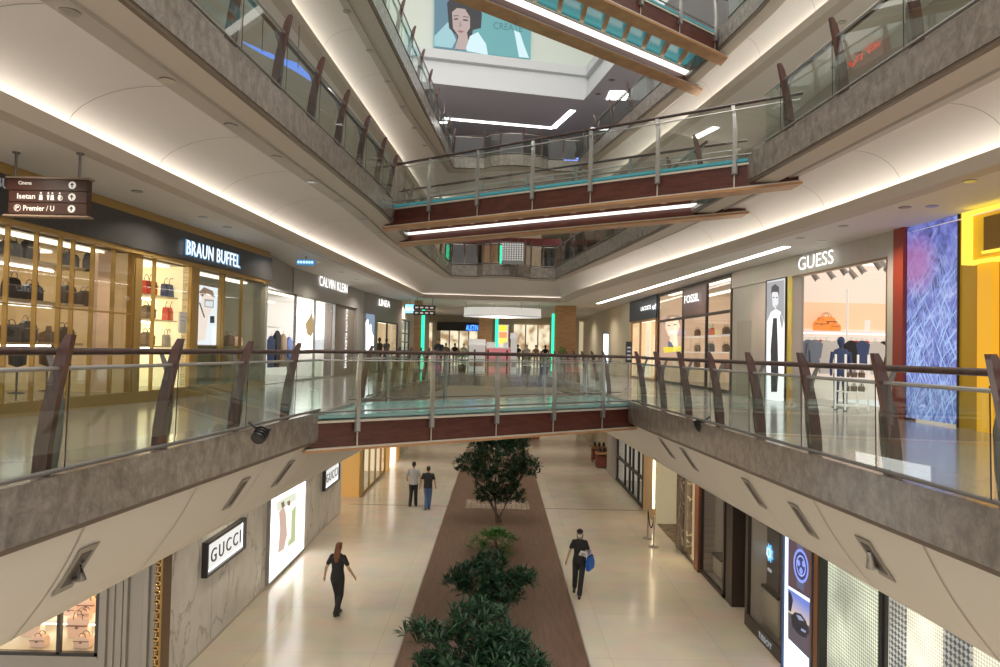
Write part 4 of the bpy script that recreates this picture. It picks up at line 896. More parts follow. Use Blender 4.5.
far_box('kiosk_counter', 'white kiosk counter right of the pink one', 'counter', 511, 517, 39.7, 5, 6.9, WH)
far_box('kiosk_tower', 'tall white display tower with yellow and orange squares above the pink counter', 'display tower', 498, 508, 41, 5, 7.7, mat('tower_white', (.8, .78, .74), .5, em=(1, .97, .9), es=.35))
for i, (x, y, m) in enumerate(((503, 328, emit('lime_yellow', (.75, .75, .05), 1)), (503, 335, emit('orange_sq', (.95, .3, .1), 1)), (503, 341, emit('yellow_sq', (.95, .75, .1), 1)))):
    p = UD(x, y, 40.9); tt = thing('display_card', ('lime card', 'orange card', 'yellow card')[i]+' on the tall white display tower', 'card', (p.x, 40.85, p.z-.15)); b = B(); b.box(p.x-.22, p.x+.22, 40.95, 41.0, p.z-.17, p.z+.17); b.build('card', m, tt)
gc = thing('gift_box', 'x', 'box', (0, 0, 0)); b = B(); b.box(-.14, .14, -.1, .1, 0, .3); b.build('carton', WH, gc); b = B(); b.box(-.145, .145, -.03, .03, 0, .305); b.build('band', PK, gc)
for i, (px, D, z) in enumerate(((471, 40.3, 6.55), (475, 40.3, 6.55), (479, 40.3, 6.55), (483, 40.3, 6.55), (489, 39.8, 6.4), (493, 39.8, 6.4), (506, 39.8, 6.4), (512.5, 40, 6.95), (515, 40, 6.95))):
    place(gc, (UD(px, 345, D).x, D, z), 0, 'white box with pink band, %s from the left on the far kiosk counters' % ORD[i], 'boxes on the far kiosk counters')
# potted plants
def leafset(b, c, n, r0, r1, wd, mi=0, up=.6, sq=1.0, rnd=random):
    for i in range(n):
        a = rnd.uniform(0, 2*pi); el = rnd.uniform(-.15, 1.25)*up; L_ = rnd.uniform(r0, r1)
        d = Vector((cos(a)*cos(el), sin(a)*cos(el), sin(el))); sd = d.cross(Vector((0, 0, 1))); sd = (sd if sd.length > .01 else Vector((1, 0, 0))).normalized()*wd
        m = c+d*L_*.55+Vector((0, 0, L_*.04)); t = c+d*L_-Vector((0, 0, L_*.12))
        k = len(b.v); b.v += [c, m+sd, t, m-sd]; b.f.append([k, k+1, k+2, k+3]); b.mi.append(mi); b.sm.append(False)
GL1 = mat('glossy_dark_leaf', (.010, .038, .018), .42, noise=(7, (.028, .085, .032), 2)); GL2 = mat('fresh_green_leaf', (.10, .24, .05), .45, noise=(6, (.2, .34, .08), 2)); BK = mat('grey_bark', (.13, .09, .06), .8)
def potted(x, y, z, h, label, m=GL2):
    root = thing('potted_plant', label, 'plant', (x, y, z)); B().lathe([(.2, 0), (.27, .4), (.24, .4), (.23, .36)], (x, y, z), 14).build('pot', M_dark, root)
    b = B(); 
    for i in range(int(14)): leafset(b, Vector((x+random.uniform(-.15, .15), y+random.uniform(-.15, .15), z+.4+random.uniform(0, h-.7))), 14, .25, .5, .04)
    b.build('leaves', m, root, fix=False)
for px, D, h, lb in ((562, 38.5, 1.75, 'leafy green potted plant before the broad amber pillar'), (545, 38.5, 1.4, 'potted plant left of the broad amber pillar'), (527, 39, 1.45, 'potted plant right of the far kiosk'), (462.5, 39.5, 1.4, 'small potted plant left of the far kiosk counters')):
    potted(UD(px, 345, D).x, D, 5.0, h, lb)
# right far details
root = thing('light_panel_display', 'slim upright bluish light panel at the far right of the lower gallery', 'display', (UD(606, 340, 36).x, 36, 5)); b = B(); b.box(UD(603.5, 340, 36).x, UD(608.5, 340, 36).x, 36, 36.1, 5.1, 7.2); b.build('panel', emit('ice_blue', (.7, .85, 1), 1.8), root)
b = B(); b.box(UD(603, 340, 36).x, UD(609, 340, 36).x, 36.02, 36.14, 5.0, 7.25); b.build('casing', M_dark, root)

# ---- level two and three side walls, far walls
for k, z0, z1 in ((2, 10.1, 13.98), (3, 15.2, 19.1)):
    for s in (-1, 1):
        x = s*(8.0 if s < 0 else 9.2)
        b = B(); b.box(min(x, x+s*.2), max(x, x+s*.2), 1, 60, z0, z1); wall(b, mat('dim_gallery_wall', (.46, .42, .37), .5), SIDE[s])
    b = B(); b.box(-9.5, 9.5, 58, 58.2, z0, z1); wall(b, mat('dim_far_wall', (.45, .40, .34), .6), 'far')
W2Lf = Facade((-7.95, 4), (-7.95, 30), -1); W2Rf = Facade((9.15, 4), (9.15, 40), 1)
# shops along level two: lit windows
for F, nm in ((W2Lf, 'left'), (W2Rf, 'right')):
    for i in range(5):
        t = 3+i*4.6; root = thing('shop_window', '%s lit shop window from the camera on the %s gallery one floor above' % (ORD[i], nm), 'window', F.pt(t, 0, 10.1))
        b = B(); F.box(b, t, t+3.6, -.02, .03, 10.3, 12.9); b.build('lit_interior', lit('upper_interior', (.4, .36, .3), (1, .85, .65), .32), root)
        for q in (0, 1.8, 3.6): b = B(); F.box(b, t+q-.04, t+q+.04, -.06, 0, 10.1, 12.95); b.build('mullion', M_dark, root)

root = thing('sign_reflection_panel', 'curved blue glowing panel standing in for a sign reflection behind the upper left railing', 'reflection panel', (-4.9, 16.4, 12.6))  # blue panel added in place of a sign's reflection in the glass
def put_at(F, body, px, py, h, w, m, root, off=-.12, dirsign=1):
    t, z = F.hit(px, py, off); b = B(); put_text(b, body, F.pt(t, off, z), F.d*dirsign, Vector((0, 0, 1)), w, h, .03, .03); b.build('lettering', m, root)
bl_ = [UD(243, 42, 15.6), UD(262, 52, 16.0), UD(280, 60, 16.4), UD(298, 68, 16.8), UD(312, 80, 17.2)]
b = B(); b.loft([[p+Vector((0, 0, -h)), p+Vector((0, 0, h))] for p, h in zip(bl_, (.02, .05, .07, .12, .05))]); b.build('reflection_glow', emit('blue_reflection_glow', (.16, .30, .95), .9), root, fix=False)
for p in (bl_[1], bl_[3]): B().tube([p, Vector((p.x, p.y, 13.98))], .012, 5).build('cable', M_dsteel, root)  # cables made up to carry the reflection panel
BLT = emit('blue_letters2', (.12, .25, 1), 2.5)
def put_at(F, body, px, py, h, w, m, root, off=-.12, dirsign=1):
    t, z = F.hit(px, py, off); b = B(); put_text(b, body, F.pt(t, off, z), F.d*dirsign, Vector((0, 0, 1)), w, h, .02, .02); b.build('lettering', m, root)
root = thing('shop_sign', 'red lettering PONE on the upper right gallery wall', 'sign', W2Rf.pt(9, -.1, 12.7)); put_at(W2Rf, 'PONE', 860, 51, .55, 1.9, emit('red_letters', (.55, .06, .03), .8), root, dirsign=-1)
root = thing('shop_sign', 'small blue letters standing in for a glass reflection, beyond the long footbridge', 'sign', UD(571, 161, 38)); b = B(); put_text(b, 'tarf', UD(571, 161, 38), Vector((1, 0, 0)), Vector((0, 0, 1)), .8, .36, .03, .02); b.build('lettering', BLT, root)  # solid glowing letters built where mirrored lettering is reflected in glass
root['label'] = 'small blue glowing letters standing in for a glass reflection beyond the long footbridge, on the top floor'
root = thing('shop_sign', 'small red round glow standing in for a glass reflection beyond the long footbridge, on the top floor', 'sign', UD(541, 164, 37)); b = B(); p = UD(541, 164, 37); b.lathe([(.17, 0), (.17, .05)], (0, 0, 0), 16); b.v = [Vector((v.x+p.x, p.y-v.z, v.y+p.z)) for v in b.v]; b.build('disc', emit('red_disc', (1, .12, .06), 3), root); b = B(); q = UD(530, 163, 37); put_text(b, 'a', q, Vector((1, 0, 0)), Vector((0, 0, 1)), .2, .2, .02); b.build('lettering', emit('red_disc', (1, .12, .06), 3), root)  # red disc and letter built in place of a reflected red sign
# red bulkhead on the level above the far kiosk
b = B(); b.box(-3.3, 3.4, 40, 40.3, 12.3, 12.7); struct(b.build('trim_96', mat('dark_red_band', (.13, .01, .01), .5)))
b = B(); b.box(-5, -3.6, 44, 44.2, 10.1, 13.9); b.box(1.0, 2.6, 46, 46.2, 10.1, 13.9); wall(b, lit('warm_back', (.3, .2, .13), (1, .7, .45), .12), 'far')
for i, (a, c_) in enumerate(((-2.6, -1.3), (3.2, 4.6))):
    b = B(); b.box(a, c_, 38, 39.2, 13.94, 13.97); trim(b, M_led)
# ---- top opening, far wall, billboard
zc = 19.1
pA, pB, pC = U(440, 84, zc), U(584, 100, zc), U(612, 67, zc)
M_pale = mat('pale_green_white', (.62, .68, .62), .6); M_bluew = mat('cool_white', (.60, .62, .64), .6)
A_ = Vector((-9, pA[1]-1.4, 0)); Bv = Vector((pB[0], pB[1], 0)); Cv = Vector((pC[0], pC[1], 0)); dC = (Cv-Bv).normalized(); Dv = Bv+dC*30; A_ = Vector((pA[0], pA[1], 0))+(Vector((pA[0], pA[1], 0))-Bv).normalized()*6
def Z3(v, z, o=Vector((0, 0, 0))): return Vector((v.x+o.x, v.y+o.y, z))
b = B(); b.quad(Z3(A_, zc), Z3(Bv, zc), Vector((9.5, 60, zc)), Vector((-12, 60, zc))); b.quad(Z3(Bv, zc), Z3(Dv, zc), Vector((30, Dv.y, zc)), Vector((9.5, 60, zc))); b.poly([Z3(Dv, zc), Vector((Dv.x, -2, zc)), Vector((40, -2, zc)), Vector((30, Dv.y, zc))])
struct(b.build('ceiling', mat('blue_grey_ceiling', (.60, .59, .66), .7), fix=False))
nA = Vector((0, 1, 0)); nC = Vector((dC.y, -dC.x, 0)); 
if nC.x < 0: nC = -nC
rowsets = []
for v, o in ((A_, nA), (Bv, (nA+nC).normalized()*1.1), (Dv, nC)):
    rowsets.append([Z3(v, zc), Z3(v, zc+.06), Z3(v, zc+.06, o*.08), Z3(v, zc+1.25, o*.35), Z3(v, zc+1.3, o*.1), Z3(v, zc+1.75, o*.1), Z3(v, zc+1.75, o*.9)])
b = B(); b.loft(rowsets); wall(b, M_bluew, 'far', False)
b = B(); b.loft([[Z3(v, zc+1.75, o*.9), Z3(v, 29, o*.9)] for v, o in ((A_, nA), (Bv, (nA+nC).normalized()*1.1), (Dv, nC))]); wall(b, M_pale, 'far', False)
_o = (nA+nC).normalized()*1.1*.9
BF = Facade((A_.x, A_.y+.78), (Bv.x+_o.x, Bv.y+_o.y-.12), 0)
tl0, tl1 = BF.s(434, 30), BF.s(530.5, 40)
root = thing('billboard', 'large pale teal billboard with a dark haired face on the wall above the top floor', 'billboard', BF.pt((tl0+tl1)/2, 0, 20.8))
bz0 = BF.z(440, 49); 
def gradm(name, c1, c2, es, z0, z1):
    m = mat(name, (.02, .02, .02), .5, em=c1, es=es); nt, bs = nodes_of(m); g = nt.nodes.new('ShaderNodeNewGeometry'); sx = nt.nodes.new('ShaderNodeSeparateXYZ'); mr = nt.nodes.new('ShaderNodeMapRange'); mr.inputs['From Min'].default_value = z0; mr.inputs['From Max'].default_value = z1
    mx = nt.nodes.new('ShaderNodeMixRGB'); mx.inputs[1].default_value = (*c1, 1); mx.inputs[2].default_value = (*c2, 1); nt.links.new(g.outputs['Position'], sx.inputs[0]); nt.links.new(sx.outputs['Z'], mr.inputs['Value']); nt.links.new(mr.outputs[0], mx.inputs[0]); nt.links.new(mx.outputs[0], bs.inputs['Emission Color']); return m
b = B(); BF.box(b, tl0, tl1, -.06, 0, bz0, 26.5); b.build('panel', emit('teal_print', (.12, .38, .40), .75), root)
TE = [(emit('bb_blue', (.10, .22, .30), .7), [(434.5, -40), (462, -40), (466, 51), (434.5, 49)]), (emit('bb_pale', (.30, .55, .60), .8), [(434.5, 36), (448, 22), (456, 40), (452, 48), (434.5, 46)]),
 (emit('bb_hair', (.02, .02, .025), .4), [(447, 3), (452, -4), (466, -8), (478, 2), (482, 14), (481, 28), (473, 30), (470, 46), (456, 50), (457, 36), (449, 28)]),
 (emit('bb_face', (.45, .34, .32), .8), [(452, 12), (457, 8), (465, 9), (470, 17), (470, 28), (464, 37), (459, 37), (453, 28)]), (emit('bb_face', (.45, .34, .32), .8), [(459, 34), (467, 33), (470, 50), (455, 49)]),
 (emit('bb_eye', (.03, .03, .04), .4), [(454, 18.5), (458, 18), (458, 19.6), (454, 20)]), (emit('bb_eye', (.03, .03, .04), .4), [(463, 19), (468, 19.6), (468, 21.2), (463, 20.6)]), (emit('bb_eye', (.03, .03, .04), .4), [(453.5, 15.5), (458.5, 15.3), (458.5, 16), (453.5, 16.4)]), (emit('bb_eye', (.03, .03, .04), .4), [(463, 16), (469, 17), (469, 17.7), (463, 16.8)]),
 (emit('bb_lip', (.35, .12, .13), .7), [(457, 31), (460.5, 30.2), (464.5, 31.4), (461, 33)]), (emit('bb_shade', (.30, .21, .21), .7), [(460, 20), (461.5, 26), (458.8, 27.2), (459.8, 24)]),
 (emit('bb_ice', (.55, .75, .80), .9), [(466, 48), (470, 36), (478, 32), (486, 44), (488, 55), (467, 51)]), (emit('bb_ice', (.55, .75, .80), .9), [(514, 30), (520, 33), (524, 45), (529, 58), (519, 57)])]
for i, (m, pts) in enumerate(TE): b = B(); BF.ppoly(b, pts, -.065-.004*i); b.build('print', m, root, fix=False)
t, z = BF.hit(508, 27, -.07); b = B(); put_text(b, 'CREATE', BF.pt(t, -.075, z), BF.d, Vector((0, 0, 1)), 1.5, .34, .004); b.build('lettering', emit('bb_text', (.06, .22, .24), .6), root)
# cove strips in the top ceiling
b = B()
s1, s2, s3 = U(440, 118, zc), U(553, 128, zc), U(573, 110, zc)
def strip(b, p, q, w, z):
    p = Vector((*p, z)); q = Vector((*q, z)); n = (q-p).normalized().cross(Vector((0, 0, 1)))*w; b.quad(p-n, q-n, q+n, p+n)
strip(b, s1, s2, .16, zc-.02); strip(b, s2, s3, .16, zc-.02); strip(b, U(608, 95, zc), U(628, 95.5, zc), .6, zc-.02)
trim(b, M_led2, False)
# slot light in the right lower ceiling and others
b = B(); s1, s2 = U(598, 303.5, 8.88), U(787, 246.5, 8.88); strip(b, s1, s2, .10, 8.87); trim(b, M_led, False)
b = B(); strip(b, U(695, 137.5, 13.98), U(716, 127, 13.98), .12, 13.96); trim(b, M_led, False)

# ------------------------------------------------------------------ ground floor facades
GL = Facade((-5.87, 2), (-5.87, 26.6), -1); GR = Facade((5.87, 2), (5.87, 60), 1)
H0 = 3.46
b = B(); GL.box(b, GL.s(163, 600), GL.L, 0, .4, 0, H0); wall(b, M_whmarble, 'left')
b = B()
for px in (160, 213, 262, 309): t = GL.s(px, 560); GL.box(b, t-.006, t+.006, -.004, .0, 0, H0)
trim(b, mat('marble_joint', (.4, .38, .34), .5))
b = B(); GL.box(b, GL.s(163, 600), GL.L, -.012, 0, 0, .05); trim(b, mat('pale_plinth', (.5, .46, .4), .4))
# ornate brass strip and grey fluted pier
FB = Facade((-9.6, 12.0), (-5.88, 12.0), 0)
ba, bb_ = FB.s(155.5, 610), FB.s(162.5, 610)
b = B(); FB.box(b, ba, bb_, -.02, .3, 0, H0); trim(b, mat('dark_brass', (.16, .09, .04), .35, .4))
b = B(); FB.box(b, bb_-.025, bb_+.0, -.05, -.02, 0, H0); trim(b, M_gold)
root = thing('brass_chain_column', 'ornate brass chain column between the grey fluted pier and the white marble wall', 'column', FB.pt((ba+bb_)/2, -.06, 0))
b = B()
for i in range(44):
    z = .04+i*.078; c = FB.pt((ba+bb_)/2-.01, -.05, z); b.tube([c+Vector((.045*cos(a), .0, .036*sin(a))) if i % 2 else c+Vector((0, .03*cos(a), .036*sin(a))) for a in [2*pi*k/8 for k in range(9)]], .012, 5)
b.build('chain', mat('polished_brass', (.75, .5, .2), .2, .9), root)
M_flute = mat('grey_fluted_panel', (.34, .32, .285), .5)
GFr = Facade((-9.6, 12.0), (-5.88, 12.0), 0)
def gx(px, off=0): return GFr.s(px, 640, off)
b = B(); ta, tb = gx(99), gx(155); GFr.box(b, ta, tb, .03, .3, 0, H0)
for a_, c_, o in ((99, 106, -.03), (108, 113, 0), (115, 121, .0), (123.5, 127, -.04), (129, 142, .0), (143.5, 148, -.05), (150, 154, 0)): GFr.box(b, gx(a_), gx(c_), o, .04, 0, H0)
wall(b, M_flute, 'left')

zsill = GFr.z(50, 655); b = B(); GFr.box(b, 0, gx(99), -.03, .1, 0, zsill-.04); GFr.box(b, 0, gx(99), -.05, .12, zsill-.04, zsill); wall(b, M_flute, 'left')
b = B(); GFr.box(b, 0, gx(99), .04, 1.5, 3.4, H0); GFr.box(b, 0, gx(99)+.3, 1.4, 1.5, 0, 3.4); GFr.box(b, gx(99)+.26, gx(99)+.3, .3, 1.4, 0, 3.4); wall(b, mat('gold_ochre_wall', (.62, .40, .15), .6, em=(1, .62, .22), es=.75), 'back')  # strong emission in the wall colour brightens the dark boutique
shop_window(GFr, 'boutique window with blush bags in the lower left corner', 0, gx(99), zsill, 3.4, M_dark, [gx(59)], [], .03)
PL = mat('white_shelf', (.78, .74, .66), .4, em=(1, .92, .75), es=.35)
zz1 = zsill+.02; zz2 = GFr.z(50, 620.5, .7)
for nm, z, o0, o1 in (('lower', zz1, .06, 1.39), ('upper', zz2, .7, 1.39)):
    tt = thing('display_shelf', nm+' white shelf in the lower left boutique window', 'shelf', GFr.pt(gx(50), .6, z-.05)); b = B(); GFr.box(b, 0, gx(99)+.25, o0, o1, z-.05, z); b.build('board', PL if nm == 'upper' else mat('sill_cream', (.6, .56, .46), .5), tt)
pb1 = bag('tote_bag', .40, .34, .2, PNK, PNT); pb2 = bag('handbag', .27, .20, .2, PNK, PNT, 'bowl'); pb1['category'] = 'handbag'
for k, px, o, z, sc, lb in ((pb1, 32, .75, zz1, .95, 'blush tote bag, left half of the lower boutique shelf'), (pb2, 40, .3, zz1, .95, 'blush rounded bag in front of the left tote on the lower boutique shelf'), (pb1, 79, .75, zz1, .95, 'blush tote bag, right half of the lower boutique shelf'), (pb2, 84, .3, zz1, 1.0, 'blush rounded bag in front of the right tote on the lower boutique shelf'),
    (pb2, 70, 1.0, zz2, .8, 'small blush bag on the left of the upper boutique shelf'), (pb2, 88, 1.15, zz2, 1.2, 'blush bag with tall handle at the back of the upper boutique shelf'), (pb2, 84.5, .82, zz2, .75, 'little rounded bag at the front of the upper boutique shelf')):
    place(k, GFr.pt(gx(px, o), o, z), 0, lb, 'blush bags in the lower left boutique window', scale=sc)
b = B(); GFr.box(b, .2, gx(99), .25, .4, 3.33, 3.39); GFr.box(b, .2, gx(99)+.2, .75, .8, zz2-.09, zz2-.055); trim(b, emit('added_boutique_light', (1, .88, .68), 7))  # ceiling and shelf strips added to light the boutique
# wall signs
LB1 = emit('light_box_white', (1, .99, .95), 2.2)
def gsign(x0, x1, ytm, ybm, label):
    t0, t1 = GL.s(x0, 550, -.06), GL.s(x1, 550, -.06); xm = (x0+x1)/2; z1, z0 = GL.z(xm, ytm, -.06), GL.z(xm, ybm, -.06)
    root = thing('wall_sign', label, 'sign', GL.pt((t0+t1)/2, -.06, z0)); w = .055
    b = B(); GL.box(b, t0, t1, -.12, 0, z1-w, z1); GL.box(b, t0, t1, -.12, 0, z0, z0+w); GL.box(b, t0, t0+w, -.12, 0, z0+w, z1-w); GL.box(b, t1-w, t1, -.12, 0, z0+w, z1-w); b.build('frame', M_dark, root)
    b = B(); GL.box(b, t0+w, t1-w, -.04, 0, z0+w, z1-w); b.build('lit_panel', emit('soft_lit_panel', (.95, .93, .88), .72), root)
    b = B(); w2 = .03; GL.box(b, t0+w, t1-w, -.05, -.04, z1-w-w2, z1-w); GL.box(b, t0+w, t1-w, -.05, -.04, z0+w, z0+w+w2); GL.box(b, t0+w, t0+w+w2, -.05, -.04, z0+w, z1-w); GL.box(b, t1-w-w2, t1-w, -.05, -.04, z0+w, z1-w); b.build('light_edge', LB1, root)
    b = B(); b2 = GL.pt((t0+t1)/2, -.075, (z0+z1)/2); put_text(b, 'GUCCI', b2, GL.d, Vector((0, 0, 1)), (t1-t0)*.76, (z1-z0)*.40, .015, 0, 1.35); b.build('lettering', M_dark, root)
gsign(205, 243.5, 530.5, 563, 'larger framed lit sign GUCCI on the white marble wall, left of the light box')
gsign(322, 336.5, 466, 487, 'smaller looking framed lit sign GUCCI on the marble wall, beyond the light box')
t0, t1 = GL.s(268.5, 560, -.06), GL.s(304, 530, -.06)
root = thing('light_box', 'tall glowing white light box with standing figures on the marble wall', 'light box', GL.pt((t0+t1)/2, -.06, .05))
b = B(); GL.box(b, t0, t1, -.06, .02, .10, 3.36); b.build('lit_face', LB1, root)
b = B(); GL.box(b, t0-.04, t0, -.09, .02, .06, 3.4); GL.box(b, t1, t1+.04, -.09, .02, .06, 3.4); GL.box(b, t0, t1, -.09, .02, .06, .1); b.build('frame', M_grey, root)
pic = [(emit('pic_haze', (.85, .80, .72), 1.5), [(276, 500), (297, 490), (296, 541), (276, 558)]), (emit('pic_green', (.42, .50, .25), .9), [(289, 515), (296, 505), (295, 541), (288, 547)]), (emit('pic_tree', (.55, .58, .45), 1.1), [(277, 502), (296, 492), (296, 500), (277, 512)]),
 (emit('pic_coat', (.55, .38, .30), .9), [(279, 512), (284, 506), (286, 514), (287, 535), (284, 549), (278, 553), (280, 530)]), (emit('pic_dress', (.80, .68, .62), 1.2), [(286, 510), (290, 505), (292, 513), (291, 538), (287, 544), (287, 524)]), (emit('pic_hair', (.25, .15, .1), .7), [(281, 503), (284, 501), (285, 506), (282, 508)]), (emit('pic_hair', (.25, .15, .1), .7), [(287, 502), (290, 500), (290.5, 505), (288, 506)])]
for i, (m, pts) in enumerate(pic): b = B(); GL.ppoly(b, pts, -.065-.003*i); b.build('print', m, root, fix=False)
# gold and wood shop beyond the marble wall
GP = mat('lit_amber_panel', (.55, .30, .09), .4, em=(1, .52, .12), es=.22)
p0, p1 = U(345, 499, 0), U(360.5, 497, 0)
b = B(); b.box(-8.5, p1[0], p1[1], p1[1]+.3, 0, H0); wall(b, GP, 'left')
b = B(); b.box(p1[0]-.06, p1[0]+.06, p1[1]-.05, p1[1]+.35, 0, H0); trim(b, M_gold)
G2 = Facade((p1[0], p1[1]+.3), (-5.45, 60), -1)
e1 = 5.6
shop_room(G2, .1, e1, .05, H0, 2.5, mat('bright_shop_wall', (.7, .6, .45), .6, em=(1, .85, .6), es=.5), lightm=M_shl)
shop_window(G2, 'gold framed shop window beyond the end of the marble wall', .1, e1, .05, H0, M_gold, [1.5, 3.0, 4.4], [], .04)
b = B(); G2.box(b, e1, e1+1.2, -.05, .3, 0, H0); wall(b, GP, 'left')
b = B(); G2.box(b, e1+1.2, e1+3.4, .0, .3, 0, H0); wall(b, LB1 if False else lit('bright_display', (.8, .78, .7), (1, .96, .85), 1.1), 'left')
b = B(); G2.box(b, e1+3.4, e1+4.4, -.06, .3, 0, H0); wall(b, GP, 'left')
b = B(); G2.box(b, e1+4.4, G2.L, 0, .3, 0, H0); wall(b, M_cream, 'left')
b = B(); b.box(-9, 9, 58, 58.2, 0, H0); wall(b, mat('far_ground_wall', (.5, .42, .32), .6, em=(1, .75, .5), es=.15), 'far')
b = B(); b.box(.5, 3.0, 50, 50.5, 0, .9); root = thing('reception_counter', 'low red and wood counter far away on the ground floor', 'counter', (1.7, 50, 0)); b.build('body', mat('salmon_counter', (.6, .25, .2), .5), root); b = B(); b.box(.45, 3.05, 49.95, 50.55, .9, .96); b.build('top', M_oak, root)

# right ground floor: from the perforated screens to the far shops
def gs(px): return GR.s(px, 560)
def perf(name, c1, c2, es, sc):
    m = mat(name, (.1, .1, .08), .5, em=c1, es=es); nt, bs = nodes_of(m); g = nt.nodes.new('ShaderNodeNewGeometry'); mp = nt.nodes.new('ShaderNodeMapping'); mp.inputs['Rotation'].default_value = (.785, 0, 0); mp.inputs['Scale'].default_value = (0, sc, sc)
    v = nt.nodes.new('ShaderNodeTexChecker'); v.inputs['Scale'].default_value = 1; mg = nt.nodes.new('ShaderNodeMixRGB'); mg.inputs[1].default_value = (*c1, 1); mg.inputs[2].default_value = (*c2, 1)
    nt.links.new(g.outputs['Position'], mp.inputs[0]); nt.links.new(mp.outputs[0], v.inputs['Vector']); nt.links.new(v.outputs['Fac'], mg.inputs[0])
    n = nt.nodes.new('ShaderNodeTexNoise'); n.inputs['Scale'].default_value = 1.3; nt.links.new(g.outputs['Position'], n.inputs['Vector']); mr = nt.nodes.new('ShaderNodeMapRange'); mr.inputs['From Min'].default_value = .3; mr.inputs['From Max'].default_value = .7; mr.inputs['To Min'].default_value = es*.6; mr.inputs['To Max'].default_value = es*1.3
    nt.links.new(n.outputs['Fac'], mr.inputs['Value']); nt.links.new(mg.outputs[0], bs.inputs['Emission Color']); nt.links.new(mr.outputs[0], bs.inputs['Emission Strength']); return m
def screen(label, x0, x1, m):
    root = thing('perforated_screen', label, 'screen', GR.pt((gs(x0)+gs(x1))/2, 0, 0)); b = B(); GR.box(b, gs(x1), gs(x0), 0.02, .08, .1, 3.4); b.build('panel', m, root)
    b = B(); GR.box(b, gs(x1)-.03, gs(x1), -.03, .08, 0, H0); GR.box(b, gs(x1), gs(x0), -.03, .08, 0, .1); b.build('frame', M_black, root)
screen('backlit perforated screen nearest the brown pillar, lower right', 825.5, 886, perf('perforated_pale', (.85, .88, .68), (.28, .31, .2), .75, 24))
screen('brighter perforated screen in the lower right corner, with a darker patterned band', 888, 1075, perf('perforated_bright', (1, .96, .74), (.62, .57, .42), .95, 30))
b = B(); GR.box(b, gs(906), gs(890), -.005, .018, .1, 3.4); GR.box(b, gs(972), gs(944), -.005, .018, .1, 3.4); trim(b, perf('perforated_dark', (.75, .75, .65), (.05, .07, .12), .55, 17))
b = B(); GR.box(b, gs(886)-.0, gs(886)+.09, -.06, .1, 0, H0); trim(b, M_black)
b = B(); GR.box(b, gs(825), gs(815.5), -.1, .3, 0, H0); wall(b, mat('brown_wood_pillar', (.30, .12, .03), .4), 'right')
b = B(); GR.box(b, gs(827), gs(824.6), -.12, .3, 0, H0); trim(b, M_black)
# watch advertisement light box
root = thing('light_box', 'blue glowing advertisement light box showing a watch above a dark car at dusk', 'light box', GR.pt((gs(784)+gs(814))/2, -.08, .05))
tl, tr = GR.s(785, 560, -.08), GR.s(813.5, 560, -.08)
b = B(); GR.box(b, tr, tl, -.08, .1, .05, 3.35); b.build('lit_face', emit('ad_blue_white', (.62, .72, 1), 1.6), root)
b = B(); GR.box(b, tl, tl+.06, -.12, .1, 0, 3.4); GR.box(b, tr-.05, tr, -.12, .1, 0, 3.4); b.build('frame', mat('navy_frame', (.02, .05, .12), .3), root)
def pxz(px, z, off): return px
def ADp(b, pts, off): GR.ppoly(b, pts, off)
AD1 = emit('ad_night', (.10, .055, .07), .7); AD2 = emit('ad_watch_ring', (.20, .26, .70), 1.1); AD3 = emit('ad_watch_dial', (.03, .04, .16), .8)
b = B(); ADp(b, [(788.5, 530), (812, 548), (811.5, 600), (788, 585.5)], -.084); b.build('print', AD1, root, fix=False)
def ring(cx, cy, rx, ry, off, m, rin=.0, n=20):
    b = B()
    o = [(cx+rx*cos(2*pi*i/n), cy+ry*sin(2*pi*i/n)+(rx*cos(2*pi*i/n))*.45) for i in range(n)]
    if rin <= 0: ADp(b, o, off)
    else:
        i_ = [(cx+rx*rin*cos(2*pi*i/n), cy+ry*rin*sin(2*pi*i/n)+(rx*rin*cos(2*pi*i/n))*.45) for i in range(n)]
        for k in range(n): ADp(b, [o[k], o[(k+1) % n], i_[(k+1) % n], i_[k]], off)
    b.build('print', m, root, fix=False)
b = B(); ADp(b, [(797, 578), (804, 583), (804, 592), (797, 587)], -.087); ADp(b, [(797, 540), (803, 544), (803, 550), (797, 547)], -.087); b.build('print', emit('ad_strap', (.12, .14, .25), .6), root, fix=False)
ring(801, 566, 7.6, 17, -.090, AD2); ring(801, 566, 6.2, 14, -.093, AD3); ring(801, 566, 4.6, 10.5, -.096, emit('ad_watch_marks', (.35, .42, .9), 1.2), .88); ring(801, 571, 1.7, 3.6, -.097, AD2); ring(798.6, 563, 1.5, 3.2, -.097, AD2); ring(803.5, 564, 1.5, 3.2, -.097, AD2)
b = B(); ADp(b, [(788, 588), (811.6, 604), (811.3, 661), (788, 638)], -.084); b.build('print', gradm('ad_dusk', (.75, .55, .22), (.12, .18, .55), 1.0, 1.05, 1.62), root, fix=False)
b = B(); ADp(b, [(788, 612), (796, 616), (811.4, 628), (811.3, 661), (788, 638)], -.088); b.build('print', emit('ad_road', (.10, .08, .10), .7), root, fix=False)
b = B(); ADp(b, [(788.2, 590), (791, 593), (793, 600), (791, 612), (788.1, 610)], -.090); ADp(b, [(791, 616), (795, 612), (801, 614), (806, 621), (809, 632), (806, 638), (799, 635), (792, 626)], -.092); b.build('print', emit('ad_car', (.02, .02, .03), .5), root, fix=False)
b = B(); ADp(b, [(796, 614.5), (800.5, 616), (804, 621), (799, 620)], -.095); ADp(b, [(801, 628), (806, 631), (805.5, 633), (801, 630.5)], -.095); b.build('print', emit('ad_car_glass', (.25, .28, .45), .9), root, fix=False)
